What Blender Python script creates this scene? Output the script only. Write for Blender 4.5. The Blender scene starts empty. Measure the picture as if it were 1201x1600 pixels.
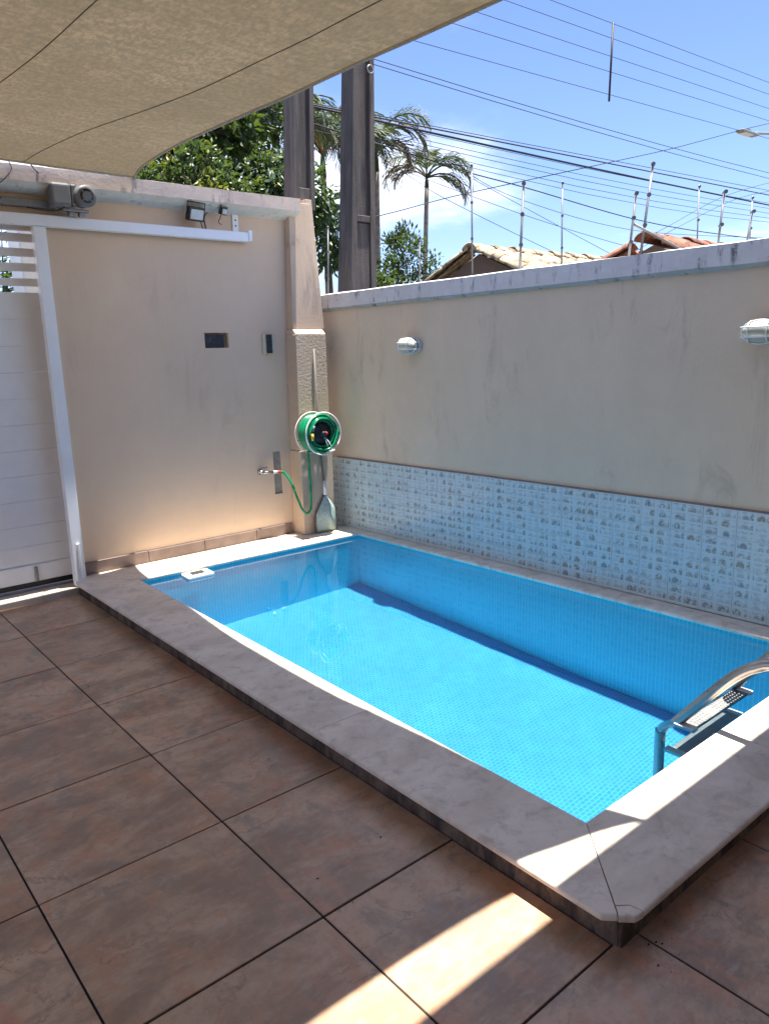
import bpy, bmesh, math, random
from mathutils import Vector, Matrix, noise

sc = bpy.context.scene
COL = sc.collection
R = math.radians

# ------------------------------------------------------------------ camera
cam = bpy.data.cameras.new("camera")
cam.sensor_fit = 'HORIZONTAL'; cam.sensor_width = 36.0; cam.lens = 35.23
cam.clip_start = 0.05; cam.clip_end = 3000
cam_o = bpy.data.objects.new("camera", cam); COL.objects.link(cam_o)
cam_o.matrix_world = (Matrix.Translation((0, 0, 1.56)) @ Matrix.Rotation(R(-39.601), 4, 'Z')
                      @ Matrix.Rotation(R(78.055), 4, 'X') @ Matrix.Rotation(R(-1.776), 4, 'Z'))
sc.camera = cam_o

# ------------------------------------------------------------------ sky, sun, exposure
SUN_DIR = Vector((0.077, -0.060, 1.0)).normalized()
SUN_EL = math.asin(SUN_DIR.z)
CLOUD_SEED = 1.37
world = bpy.data.worlds.new("World"); sc.world = world; world.use_nodes = True
wn, wl = world.node_tree.nodes, world.node_tree.links
bg = wn['Background']
sky = wn.new('ShaderNodeTexSky'); sky.sky_type = 'NISHITA'; sky.sun_disc = False
sky.sun_elevation = SUN_EL; sky.sun_rotation = math.atan2(SUN_DIR.x, SUN_DIR.y)
sky.altitude = 5; sky.air_density = 1.0; sky.dust_density = 0.1; sky.ozone_density = 3.2
tcw = wn.new('ShaderNodeTexCoord')
sep = wn.new('ShaderNodeSeparateXYZ'); wl.new(tcw.outputs['Generated'], sep.inputs[0])
# one even layer of scattered cloud: directions projected on a flat layer overhead
zo = wn.new('ShaderNodeMath'); zo.operation = 'ADD'; wl.new(sep.outputs['Z'], zo.inputs[0]); zo.inputs[1].default_value = 0.16
zm = wn.new('ShaderNodeMath'); zm.operation = 'MAXIMUM'; wl.new(zo.outputs[0], zm.inputs[0]); zm.inputs[1].default_value = 0.03
dvx = wn.new('ShaderNodeMath'); dvx.operation = 'DIVIDE'; wl.new(sep.outputs['X'], dvx.inputs[0]); wl.new(zm.outputs[0], dvx.inputs[1])
dvy = wn.new('ShaderNodeMath'); dvy.operation = 'DIVIDE'; wl.new(sep.outputs['Y'], dvy.inputs[0]); wl.new(zm.outputs[0], dvy.inputs[1])
cmb = wn.new('ShaderNodeCombineXYZ'); wl.new(dvx.outputs[0], cmb.inputs[0]); wl.new(dvy.outputs[0], cmb.inputs[1])
mp = wn.new('ShaderNodeMapping'); wl.new(cmb.outputs[0], mp.inputs[0])
mp.inputs['Location'].default_value = (0.0, 0.0, CLOUD_SEED)
n1 = wn.new('ShaderNodeTexNoise'); wl.new(mp.outputs[0], n1.inputs['Vector'])
n1.inputs['Scale'].default_value = 0.55; n1.inputs['Detail'].default_value = 10; n1.inputs['Roughness'].default_value = 0.56
crw = wn.new('ShaderNodeMapRange'); wl.new(n1.outputs['Fac'], crw.inputs['Value'])
crw.interpolation_type = 'SMOOTHSTEP'
crw.inputs['From Min'].default_value = 0.455; crw.inputs['From Max'].default_value = 0.70
crw.inputs['To Min'].default_value = 0.0; crw.inputs['To Max'].default_value = 0.92
tint = wn.new('ShaderNodeMixRGB'); tint.blend_type = 'MULTIPLY'; tint.inputs[0].default_value = 1.0
wl.new(sky.outputs[0], tint.inputs[1]); tint.inputs[2].default_value = (0.80, 0.81, 1.04, 1)
mixw = wn.new('ShaderNodeMixRGB'); wl.new(crw.outputs[0], mixw.inputs[0])
wl.new(tint.outputs[0], mixw.inputs[1]); mixw.inputs[2].default_value = (11.0, 10.9, 10.7, 1)
wl.new(mixw.outputs[0], bg.inputs[0]); bg.inputs[1].default_value = 0.0535

sun = bpy.data.lights.new("sun", 'SUN'); sun.energy = 3.3; sun.angle = R(0.53); sun.color = (1.0, 0.95, 0.87)
sun_o = bpy.data.objects.new("sun", sun); COL.objects.link(sun_o)
sun_o.rotation_euler = SUN_DIR.to_track_quat('Z', 'Y').to_euler(); sun_o.location = (2, 0, 12)
sun.cycles.is_caustics_light = True

vs = sc.view_settings
vs.view_transform = 'Standard'; vs.look = 'None'; vs.gamma = 1.0; vs.use_curve_mapping = False
vs.exposure = 2.18
cy = sc.cycles
cy.use_denoising = True; cy.max_bounces = 10; cy.diffuse_bounces = 5; cy.transmission_bounces = 6
cy.transparent_max_bounces = 12; cy.sample_clamp_indirect = 6.0; cy.caustics_refractive = True; cy.caustics_reflective = False

# ------------------------------------------------------------------ material helpers
class NT:
    def __init__(s, name):
        s.m = bpy.data.materials.new(name); s.m.use_nodes = True
        s.t = s.m.node_tree; s.n = s.t.nodes; s.l = s.t.links
        s.b = s.n['Principled BSDF']; s.out = s.n['Material Output']
    def node(s, typ, ins=None, **props):
        k = s.n.new('ShaderNode' + typ)
        for a, v in props.items(): setattr(k, a, v)
        for a, v in (ins or {}).items(): s.put(k.inputs[a], v)
        return k
    def put(s, sock, v):
        if hasattr(v, 'is_output') or isinstance(v, bpy.types.NodeSocket): s.l.new(v, sock)
        elif isinstance(v, (tuple, list)) and len(v) == 3 and sock.type == 'RGBA': sock.default_value = (*v, 1)
        else: sock.default_value = v
    def set(s, **kw):
        for a, v in kw.items(): s.put(s.b.inputs[a.replace('_', ' ')], v)
        return s
    def obj(s): return s.node('TexCoord').outputs['Object']
    def uv(s): return s.node('TexCoord').outputs['UV']
    def rnd(s): return s.node('ObjectInfo').outputs['Random']
    def mapping(s, vec, scale=(1, 1, 1), loc=(0, 0, 0)):
        return s.node('Mapping', {'Vector': vec, 'Scale': scale, 'Location': loc}).outputs[0]
    def noise(s, vec, scale, detail=4, rough=.55, dist=0.0):
        return s.node('TexNoise', {'Vector': vec, 'Scale': scale, 'Detail': detail, 'Roughness': rough, 'Distortion': dist}).outputs['Fac']
    def vor(s, vec, scale, feature='F1', out='Distance', rand=1.0):
        return s.node('TexVoronoi', {'Vector': vec, 'Scale': scale, 'Randomness': rand}, feature=feature).outputs[out]
    def ramp(s, fac, a, b, lo=0.0, hi=1.0, smooth=True):
        k = s.node('MapRange', {'Value': fac, 'From Min': a, 'From Max': b, 'To Min': lo, 'To Max': hi})
        if smooth: k.interpolation_type = 'SMOOTHSTEP'
        return k.outputs[0]
    def mix(s, fac, a, b, mode='MIX'):
        k = s.n.new('ShaderNodeMixRGB'); k.blend_type = mode
        s.put(k.inputs[0], fac); s.put(k.inputs[1], a); s.put(k.inputs[2], b); return k.outputs[0]
    def math(s, op, a, b=0.0, c=0.0):
        k = s.node('Math', operation=op); s.put(k.inputs[0], a); s.put(k.inputs[1], b); s.put(k.inputs[2], c); return k.outputs[0]
    def bump(s, h, strength=.3, dist=.01):
        o = s.node('Bump', {'Height': h, 'Strength': strength, 'Distance': dist}).outputs[0]
        s.l.new(o, s.b.inputs['Normal']); return s
    def xyz(s, v): 
        k = s.node('SeparateXYZ', {'Vector': v}); return k.outputs[0], k.outputs[1], k.outputs[2]
    def comb(s, x=0.0, y=0.0, z=0.0):
        k = s.node('CombineXYZ'); s.put(k.inputs[0], x); s.put(k.inputs[1], y); s.put(k.inputs[2], z); return k.outputs[0]

def plain(name, col, rough=.5, metal=0.0, var=.12, scale=30, bump=0.0):
    t = NT(name); f = t.noise(t.obj(), scale, 4)
    c2 = tuple(c * (1 - var) for c in col)
    t.set(Base_Color=t.mix(t.ramp(f, .3, .7), c2, col), Roughness=t.ramp(f, .2, .8, max(.02, rough - .06), rough + .06), Metallic=metal)
    if bump: t.bump(f, bump, .004)
    return t.m

def plaster(name, col, stain, stain_amt=.5, grain=55, bump=.35, streak=True, bd=1.0):
    t = NT(name); o = t.obj()
    big = t.noise(t.mapping(o, (1, 1, .45)), 1.3, 5, .6)
    st = t.noise(t.mapping(o, (5, 5, 1.6), (3, 1, 0)), 1.0, 7, .72, .8)
    patch = t.noise(t.mapping(o, (1, 1, .7), (7, 3, 1)), 2.1, 3)
    m = t.math('MULTIPLY', t.ramp(st, .5, .70), t.ramp(patch, .48, .64))
    base = t.mix(t.ramp(big, .3, .7), tuple(c * .93 for c in col), col)
    fine = t.noise(o, 6, 8, .7)
    base = t.mix(t.ramp(fine, .25, .8, 0, .22), base, tuple(c * .72 for c in col))
    t.set(Base_Color=t.mix(t.math('MULTIPLY', m, stain_amt), base, stain), Roughness=.85)
    t.b.inputs['Specular IOR Level'].default_value = .2
    g = t.noise(o, grain, 6, .65)
    if streak:
        g = t.math('ADD', g, t.math('MULTIPLY', t.noise(t.mapping(o, (60, 60, 4)), 1, 3), .8))
    t.bump(g, bump, .006 * bd)
    return t.m

M = {}
def floor_tile():
    t = NT('floor_tile'); o = t.obj(); r = t.rnd()
    off = t.comb(t.math('MULTIPLY', r, 37.0), t.math('MULTIPLY', r, 91.0), t.math('MULTIPLY', r, 13.0))
    v = t.node('VectorMath', {0: o, 1: off}, operation='ADD').outputs[0]
    a = t.noise(t.mapping(v, (1.0, 1.7, 1)), 2.6, 9, .68, .25)
    b = t.noise(t.mapping(v, (1.6, .9, 1), (5, 2, 0)), 5.2, 9, .72, .3)
    c = t.noise(v, 22, 8, .75)
    d = t.noise(t.mapping(v, (1, 3.2, 1)), 10.0, 8, .75, .3)
    col = t.mix(t.ramp(a, .38, .62), (.32, .205, .13), (.65, .435, .28))
    col = t.mix(t.ramp(b, .48, .64, 0, .8), col, (.60, .28, .15))
    col = t.mix(t.ramp(b, .47, .33, 0, .85), col, (.30, .25, .19))
    col = t.mix(t.ramp(d, .52, .70, 0, .5), col, (.60, .46, .36))
    col = t.mix(t.ramp(c, .48, .78, 0, .5), col, (.15, .10, .075))
    vein = t.vor(t.mapping(t.node('VectorMath', {0: v, 1: t.comb(t.math('MULTIPLY', b, .35), t.math('MULTIPLY', a, .35), 0.0)}, operation='ADD').outputs[0], (1, 1, 1)), 4.2, 'DISTANCE_TO_EDGE')
    col = t.mix(t.math('MULTIPLY', t.ramp(vein, .0, .02, .5, 0), t.ramp(a, .42, .6)), col, (.05, .034, .026))
    specks = t.vor(v, 26, 'F1')
    col = t.mix(t.math('MULTIPLY', t.ramp(specks, .045, .02), t.ramp(t.noise(v, 5), .55, .62)), col, (.02, .016, .013))
    t.set(Base_Color=t.mix(t.math('MULTIPLY', r, .35), col, (.40, .265, .17)), Roughness=t.ramp(c, .2, .8, .27, .42))
    t.bump(t.math('ADD', c, t.math('MULTIPLY', d, .7)), .22, .004)
    return t.m
M['floor_tile'] = floor_tile()
M['grout'] = plain('dark_grout', (.028, .02, .016), .9)
def marble():
    t = NT('coping_marble'); o = t.obj(); r = t.rnd()
    v = t.node('VectorMath', {0: o, 1: t.comb(t.math('MULTIPLY', r, 9.0), t.math('MULTIPLY', r, 4.0), 0.0)}, operation='ADD').outputs[0]
    a = t.noise(t.mapping(v, (1, 1.6, 1)), 3.0, 8, .65, .35); b = t.noise(v, 11, 9, .75, .5); c = t.noise(v, 60, 4)
    col = t.mix(t.ramp(a, .32, .62), (.68, .575, .455), (.86, .755, .615))
    col = t.mix(t.ramp(b, .48, .66, 0, .6), col, (.47, .385, .31))
    col = t.mix(t.ramp(t.noise(t.mapping(v, (1.5, 1, 1), (4, 4, 4)), 2.2, 5, .6, .8), .56, .75, 0, .5), col, (.47, .375, .28))
    t.set(Base_Color=col, Roughness=t.ramp(c, .3, .7, .4, .55)); t.bump(c, .08, .002)
    return t.m
M['marble'] = marble()
def riser():
    t = NT('stained_riser'); o = t.obj()
    a = t.noise(t.mapping(o, (3, 3, 1.4)), 3.5, 7, .7); b = t.noise(t.mapping(o, (14, 14, 5)), 2.0, 5, .7)
    col = t.mix(t.ramp(a, .35, .65), (.05, .031, .021), (.20, .135, .09))
    col = t.mix(t.ramp(b, .5, .68, 0, .8), col, (.028, .03, .034))
    t.set(Base_Color=col, Roughness=.8); t.bump(b, .6, .01); return t.m
M['riser'] = riser()
def mosaic(name, ua, va, bw, bh, offset, c1, c2, grout, mortar=.0022):
    t = NT(name); x, y, z = t.xyz(t.obj()); ax = {'x': x, 'y': y, 'z': z}
    v = t.comb(ax[ua], ax[va], 0.0)
    br = t.node('TexBrick', {'Vector': v, 'Color1': c1, 'Color2': c2, 'Mortar': grout, 'Scale': 1.0, 'Mortar Size': mortar,
                             'Mortar Smooth': .3, 'Bias': -.1, 'Brick Width': bw, 'Row Height': bh}, offset=offset, squash=1.0)
    f = t.noise(t.obj(), 1.8, 5, .6)
    dirt = t.noise(t.mapping(t.obj(), (1, 1, 1), (3, 5, 1)), 3.0, 6, .7)
    col = t.mix(t.ramp(f, .3, .7, 0, .22), br.outputs[0], tuple(c * .75 for c in c1))
    if ua == 'x' and va == 'y': col = t.mix(t.ramp(dirt, .50, .70, 0, .35), col, (.06, .27, .38))
    t.set(Base_Color=col, Roughness=.3); t.bump(br.outputs['Fac'], -.35, .002)
    return t.m
M['mos_floor'] = mosaic('floor_mosaic', 'x', 'y', .030, .022, .5, (.026, .275, .60), (.040, .325, .65), (.13, .45, .73))
M['mos_wx'] = mosaic('wall_mosaic_x', 'x', 'z', .025, .0205, 0, (.006, .56, .70), (.012, .64, .78), (.13, .80, .86), .0030)
M['mos_wy'] = mosaic('wall_mosaic_y', 'y', 'z', .025, .0205, 0, (.006, .56, .70), (.012, .64, .78), (.13, .80, .86), .0030)
def water():
    t = NT('pool_water'); t.n.remove(t.b)
    g = t.node('BsdfGlass', {'Color': (.86, .97, 1.0), 'Roughness': 0.0, 'IOR': 1.33}); t.l.new(g.outputs[0], t.out.inputs[0]); return t.m
M['water'] = water()
M['wall_back'] = plaster('peach_beige_plaster', (.74, .56, .405), (.38, .30, .23), .3, 70, .22, False)
M['wall_right'] = plaster('olive_beige_plaster', (.73, .60, .44), (.28, .24, .19), .5, 45, .5, True)
M['rough'] = plaster('rough_cast_plaster', (.60, .47, .35), (.30, .26, .22), .2, 55, .9, False, 2.6)
M['column'] = plaster('column_plaster', (.60, .46, .34), (.20, .17, .15), .7, 60, .3, False)
def capmat(name, col, dark):
    t = NT(name); o = t.obj(); x, y, z = t.xyz(o)
    a = t.noise(t.mapping(o, (3, 3, 6)), 2.5, 7, .72); b = t.noise(t.mapping(o, (12, 12, 2.5)), 1.4, 6, .7)
    c = t.mix(t.ramp(a, .3, .7), tuple(k * .86 for k in col), col)
    c = t.mix(t.math('MULTIPLY', t.ramp(b, .50, .66), t.ramp(a, .42, .60, 0, .9)), c, dark)
    t.set(Base_Color=c, Roughness=.85); t.bump(t.noise(o, 40, 6, .7), .4, .006); return t.m
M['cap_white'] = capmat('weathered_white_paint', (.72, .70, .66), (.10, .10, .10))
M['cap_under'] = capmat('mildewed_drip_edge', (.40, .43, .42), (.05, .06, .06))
M['cap_pink'] = capmat('pinkish_beige_paint', (.60, .49, .41), (.28, .23, .20))
M['cap_teal'] = capmat('pale_green_soffit', (.76, .75, .68), (.42, .40, .35))
def strip_tile():
    t = NT('shell_printed_tile'); uv = t.uv(); u, v, w = t.xyz(uv); r = t.rnd()
    cu, cv = t.math('MULTIPLY', u, 2.0), t.math('MULTIPLY', v, 3.0)
    fu, fv = t.math('FRACT', cu), t.math('FRACT', cv)
    du = t.math('ABSOLUTE', t.math('SUBTRACT', fu, .5)); dv = t.math('ABSOLUTE', t.math('SUBTRACT', fv, .5))
    inside = t.math('MULTIPLY', t.ramp(du, .44, .38), t.ramp(dv, .42, .34))
    pos = t.comb(t.math('ADD', t.math('MULTIPLY', cu, 2.0), t.math('MULTIPLY', t.math('ROUND', t.math('MULTIPLY', r, 57.0)), 4.0)), t.math('ADD', cv, t.math('MULTIPLY', t.math('ROUND', t.math('MULTIPLY', r, 23.0)), 3.0)), 0.0)
    vo = t.node('TexVoronoi', {'Vector': pos, 'Scale': 1.0, 'Randomness': .35}, feature='F1')
    d, cc = vo.outputs['Distance'], vo.outputs['Color']
    k = t.node('SeparateColor', {'Color': cc}); h = k.outputs[0]; h2 = k.outputs[1]
    nz = t.noise(pos, 2.6, 5, .7, 1.0)
    shape = t.math('MULTIPLY', t.ramp(t.math('ADD', d, t.math('MULTIPLY', nz, .40)), .80, .60), t.ramp(nz, .38, .52))
    ink = t.mix(t.ramp(h, .45, .6), (.21, .235, .235), (.28, .235, .17))
    amt = t.math('MULTIPLY', t.math('MULTIPLY', shape, inside), t.ramp(h2, .05, .85, .35, .95))
    base = t.mix(t.noise(uv, 3.0), (.50, .61, .62), (.58, .68, .68))
    t.set(Base_Color=t.mix(amt, base, ink), Roughness=.22)
    t.bump(t.math('SUBTRACT', t.math('MULTIPLY', inside, .8), t.math('MULTIPLY', amt, .6)), .3, .004)
    return t.m
M['strip_tile'] = strip_tile()
M['strip_grout'] = plain('grey_grout', (.50, .54, .55), .9)
M['skirt'] = plain('brown_skirting', (.255, .185, .155), .55, 0, .3, 9)
M['white_paint'] = plain('white_gate_paint', (.84, .86, .88), .36, 0, .05, 8)
M['white_plastic'] = plain('white_plastic', (.78, .79, .78), .35, 0, .04)
M['grey_plastic'] = plain('grey_plastic', (.15, .16, .17), .45, 0, .1)
M['grey_lid'] = plain('dark_grey_lid', (.03, .03, .032), .6)
M['grey_metal'] = plain('galvanised_metal', (.27, .28, .29), .5, .4, .2, 25)
M['black'] = plain('black_plastic', (.014, .015, .017), .4)
M['dark_glass'] = plain('dark_navy_panel', (.022, .028, .045), .25)
M['lens'] = plain('floodlight_glass', (.50, .56, .55), .2)
M['yellowed'] = plain('yellowed_plastic', (.58, .53, .38), .45)
M['chrome'] = plain('chrome', (.42, .41, .40), .22, 1.0, .08)
M['steel'] = plain('brushed_steel', (.46, .42, .385), .30, 1.0, .12, 12)
M['step'] = plain('steel_tread', (.27, .27, .265), .5, .2, .15)
M['green'] = plain('green_hose', (.004, .26, .11), .28, 0, .3, 14)
M['red'] = plain('red_connector', (.50, .05, .03), .4)
M['yellow'] = plain('yellow_connector', (.60, .42, .07), .4)
M['net'] = plain('pale_teal_net', (.36, .46, .43), .6, 0, .25, 60)
M['alu'] = plain('grey_aluminium_pole', (.13, .12, .105), .55, .0, .2)
def pole_mat():
    t = NT('weathered_concrete'); o = t.obj()
    a = t.noise(t.mapping(o, (9, 9, .8)), 1.5, 7, .7); b = t.noise(o, 3, 6, .7); c = t.noise(o, 80, 4, .7)
    col = t.mix(t.ramp(a, .3, .7), (.055, .048, .045), (.13, .114, .105))
    col = t.mix(t.ramp(b, .5, .75, 0, .6), col, (.05, .045, .042))
    t.set(Base_Color=col, Roughness=.9); t.bump(c, .5, .006); return t.m
M['pole'] = pole_mat()
def sail_mat():
    t = NT('beige_shade_cloth'); o = t.obj()
    a = t.noise(t.mapping(o, (1, .6, 1)), 1.5, 6, .6); b = t.noise(o, 4.5, 7, .7, .6); w = t.noise(t.mapping(o, (55, 30, 40)), 1.0, 3, .75)
    w2 = t.noise(t.mapping(o, (5, 34, 40)), 1.0, 5, .7)
    col = t.mix(t.ramp(a, .3, .7), (.225, .17, .105), (.30, .232, .148))
    col = t.mix(t.ramp(b, .50, .74, 0, .6), col, (.13, .105, .045))
    ed = t.vor(t.mapping(o, (1, .45, 1), (.3, .2, 0)), 2.3)
    col = t.mix(t.math('MULTIPLY', t.ramp(t.math('ADD', ed, t.math('MULTIPLY', b, .25)), .24, .15), .75), col, (.16, .135, .085))
    col = t.mix(t.ramp(w, .38, .62, 0, .75), col, (.15, .125, .08))
    col = t.mix(t.ramp(w2, .4, .62, 0, .5), col, (.16, .13, .085))
    t.set(Base_Color=col, Roughness=.9)
    tr = t.node('BsdfTranslucent', {'Color': col})
    mx = t.node('MixShader', {0: .21}); t.l.new(t.b.outputs[0], mx.inputs[1]); t.l.new(tr.outputs[0], mx.inputs[2])
    t.l.new(mx.outputs[0], t.out.inputs[0]); t.bump(w, .4, .003); return t.m
M['sail'] = sail_mat()
M['seam'] = plain('dark_seam_thread', (.12, .10, .07), .9)
M['hem'] = plain('pale_hem', (.52, .48, .38), .8)
def leafm(name, c1, c2, tr=.35, rough=.45):
    t = NT(name); o = t.obj(); g = t.node('NewGeometry')
    f = t.noise(o, 2.2, 3); rn = g.outputs['Random Per Island']
    col = t.mix(t.math('MULTIPLY', t.math('ADD', f, rn), .55), c1, c2)
    t.set(Base_Color=col, Roughness=rough)
    k = t.node('BsdfTranslucent', {'Color': t.mix(.5, col, (.18, .26, .03))})
    mx = t.node('MixShader', {0: tr}); t.l.new(t.b.outputs[0], mx.inputs[1]); t.l.new(k.outputs[0], mx.inputs[2])
    t.l.new(mx.outputs[0], t.out.inputs[0]); return t.m
M['leaf_dark'] = leafm('dark_green_leaves', (.012, .034, .012), (.05, .10, .032))
M['leaf_mid'] = leafm('mid_green_leaves', (.022, .055, .015), (.06, .11, .028))
M['leaf_yellow'] = leafm('yellow_green_leaves', (.16, .17, .02), (.34, .31, .03))
M['leaf_blue'] = leafm('blue_green_leaves', (.025, .065, .035), (.07, .13, .075))
M['frond'] = leafm('palm_frond_green', (.016, .032, .010), (.045, .075, .02), .15, .65)
M['frond_dry'] = leafm('dry_palm_frond', (.07, .052, .03), (.13, .095, .055), .15, .7)
M['frond_red'] = leafm('rusty_palm_stalks', (.17, .055, .03), (.26, .10, .055), .2)
M['bark'] = plain('grey_bark', (.15, .125, .10), .9, 0, .4, 20, .5)
M['palm_bark'] = plain('palm_bark', (.24, .205, .165), .85, 0, .4, 14, .4)
def roofm(name, c1, c2, dark):
    t = NT(name); o = t.obj(); r = t.rnd()
    a = t.noise(o, 7, 6, .7); b = t.noise(t.mapping(o, (6, 30, 6)), 1.3, 6, .7)
    col = t.mix(t.math('ADD', t.math('MULTIPLY', r, .5), t.ramp(a, .3, .7, 0, .5)), c1, c2)
    v = t.node('VectorMath', {0: o, 1: t.comb(t.math('MULTIPLY', r, 31.0), t.math('MULTIPLY', r, 17.0), 0.0)}, operation='ADD').outputs[0]
    col = t.mix(t.math('MULTIPLY', t.ramp(t.noise(v, 9, 6, .7), .48, .62), .85), col, dark)
    t.set(Base_Color=col, Roughness=.85); t.bump(a, .3, .006); return t.m
M['roof_tan'] = roofm('tan_clay_tile', (.36, .27, .165), (.52, .42, .28), (.06, .045, .035))
M['roof_red'] = roofm('red_clay_tile', (.25, .085, .048), (.37, .155, .09), (.055, .035, .028))
M['gable'] = plain('brown_gable', (.19, .14, .105), .8)
M['house'] = plain('pale_house_wall', (.55, .50, .43), .85, 0, .1, 5)
M['cable'] = plain('black_cable', (.018, .019, .024), .6)
M['insul'] = plain('grey_insulator', (.10, .105, .11), .5)
M['ground'] = plain('dusty_ground', (.20, .17, .13), .95, 0, .4, 1.5)
M['asphalt'] = plain('asphalt', (.055, .055, .056), .9, 0, .3, 8)
M['cement'] = plain('grey_cement', (.30, .285, .25), .9, 0, .25, 30, .3)
M['sill'] = plain('pale_concrete_sill', (.50, .43, .36), .8, 0, .15, 10)
M['ceiling'] = plain('timber_porch_ceiling', (.26, .19, .13), .8, 0, .06, 6)

# ------------------------------------------------------------------ mesh helpers
def link(name, me, mat, parent=None, smooth=False):
    if mat is not None:
        for m in (mat if isinstance(mat, (list, tuple)) else [mat]): me.materials.append(m)
    if smooth:
        for p in me.polygons: p.use_smooth = True
    o = bpy.data.objects.new(name, me); COL.objects.link(o)
    if parent is not None: attach(o, parent)
    return o
def attach(o, parent):
    o.parent = parent; o.matrix_parent_inverse = world_of(parent).inverted()
def world_of(o):
    m = o.matrix_basis.copy()
    if o.parent is not None: m = world_of(o.parent) @ o.matrix_parent_inverse @ m
    return m
def tag(o, label=None, cat=None, group=None, kind=None):
    if label: o['label'] = label
    if cat: o['category'] = cat
    if group: o['group'] = group
    if kind: o['kind'] = kind
    return o
def thing(name, loc, label, cat, group=None):
    o = bpy.data.objects.new(name, None); o.empty_display_size = .1; COL.objects.link(o); o.location = loc
    return tag(o, label, cat, group)
class MB:
    def __init__(s): s.v = []; s.f = []; s.mi = []; s.sm = []
    def add(s, vs, fs, mi=0, sm=False):
        k = len(s.v); s.v += [tuple(v) for v in vs]
        for f in fs: s.f.append(tuple(i + k for i in f)); s.mi.append(mi); s.sm.append(sm)
        return s
    def box(s, x0, x1, y0, y1, z0, z1, mi=0, fn=None):
        vs = [(x, y, z) for z in (z0, z1) for y in (y0, y1) for x in (x0, x1)]
        if fn: vs = [fn(*v) for v in vs]
        return s.add(vs, [(0, 2, 3, 1), (4, 5, 7, 6), (0, 1, 5, 4), (2, 6, 7, 3), (0, 4, 6, 2), (1, 3, 7, 5)], mi)
    def tube(s, pts, r, n=10, closed=False, cap=True, mi=0):
        pts = [Vector(p) for p in pts]; N = len(pts); rings = []; up = None
        for i, p in enumerate(pts):
            a = pts[i - 1] if (i > 0 or closed) else p; b = pts[(i + 1) % N] if (i < N - 1 or closed) else p
            d = (b - a).normalized()
            if up is None:
                up = d.orthogonal().normalized()
            up = (up - d * up.dot(d)); up = up.normalized() if up.length > 1e-6 else d.orthogonal().normalized()
            q = d.cross(up); rr = r[i] if isinstance(r, (list, tuple)) else r
            rings.append([p + up * (math.cos(2 * math.pi * k / n) * rr) + q * (math.sin(2 * math.pi * k / n) * rr) for k in range(n)])
        vs = [v for ring in rings for v in ring]; fs = []
        for i in range(N if closed else N - 1):
            j = (i + 1) % N
            for k in range(n):
                fs.append((i * n + k, i * n + (k + 1) % n, j * n + (k + 1) % n, j * n + k))
        k0 = len(s.v); s.add(vs, fs, mi, True)
        if cap and not closed:
            s.f.append(tuple(k0 + k for k in reversed(range(n)))); s.mi.append(mi); s.sm.append(False)
            s.f.append(tuple(k0 + (N - 1) * n + k for k in range(n))); s.mi.append(mi); s.sm.append(False)
        return s
    def lathe(s, prof, mat4, n=24, mi=0, cap=True):
        vs = []; fs = []
        for (r, h) in prof:
            for k in range(n): vs.append(mat4 @ Vector((r * math.cos(2 * math.pi * k / n), r * math.sin(2 * math.pi * k / n), h)))
        for i in range(len(prof) - 1):
            for k in range(n): fs.append((i * n + k, i * n + (k + 1) % n, (i + 1) * n + (k + 1) % n, (i + 1) * n + k))
        if cap: fs.append(tuple(reversed(range(n)))); fs.append(tuple((len(prof) - 1) * n + k for k in range(n)))
        return s.add(vs, fs, mi, True)
    def prism(s, poly, z0, z1, mi=0):
        n = len(poly); vs = [(x, y, z0) for x, y in poly] + [(x, y, z1) for x, y in poly]
        fs = [tuple(reversed(range(n))), tuple(range(n, 2 * n))] + [(i, (i + 1) % n, n + (i + 1) % n, n + i) for i in range(n)]
        return s.add(vs, fs, mi)
    def mesh(s, name, bevel=0.0, seg=2):
        me = bpy.data.meshes.new(name); me.from_pydata(s.v, [], s.f)
        for p, m, q in zip(me.polygons, s.mi, s.sm): p.material_index = m; p.use_smooth = q
        bm = bmesh.new(); bm.from_mesh(me)
        bmesh.ops.recalc_face_normals(bm, faces=bm.faces)
        if bevel: 
            es = [e for e in bm.edges if len(e.link_faces) == 2 and e.calc_face_angle(0) > .5]
            bmesh.ops.bevel(bm, geom=es, offset=bevel, segments=seg, profile=.6, affect='EDGES', clamp_overlap=True)
        bm.to_mesh(me); bm.free()
        return me
    def build(s, name, mat, parent=None, bevel=0.0, seg=2):
        return link(name, s.mesh(name, bevel, seg), mat, parent)
def smoothpath(pts, n=6):
    """Catmull-Rom through the points"""
    P = [Vector(p) for p in pts]; out = []
    for i in range(len(P) - 1):
        a = P[i - 1] if i else P[0] * 2 - P[1]; b, c = P[i], P[i + 1]; d = P[i + 2] if i + 2 < len(P) else c * 2 - b
        for k in range(n):
            t = k / n
            out.append(.5 * ((2 * b) + (c - a) * t + (2 * a - 5 * b + 4 * c - d) * t * t + (3 * b - a - 3 * c + d) * t ** 3))
    out.append(P[-1]); return out
def copy_tree(o, parent=None):
    c = o.copy(); COL.objects.link(c)
    if parent is not None: c.parent = parent
    for ch in list(o.children): copy_tree(ch, c)
    return c
rng = random.Random(7)

# ------------------------------------------------------------------ ground outside and street
g = MB().add([(-600, -600, -.16), (600, -600, -.16), (600, 600, -.16), (-600, 600, -.16)], [(0, 1, 2, 3)]).build('ground', M['ground'])
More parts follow.
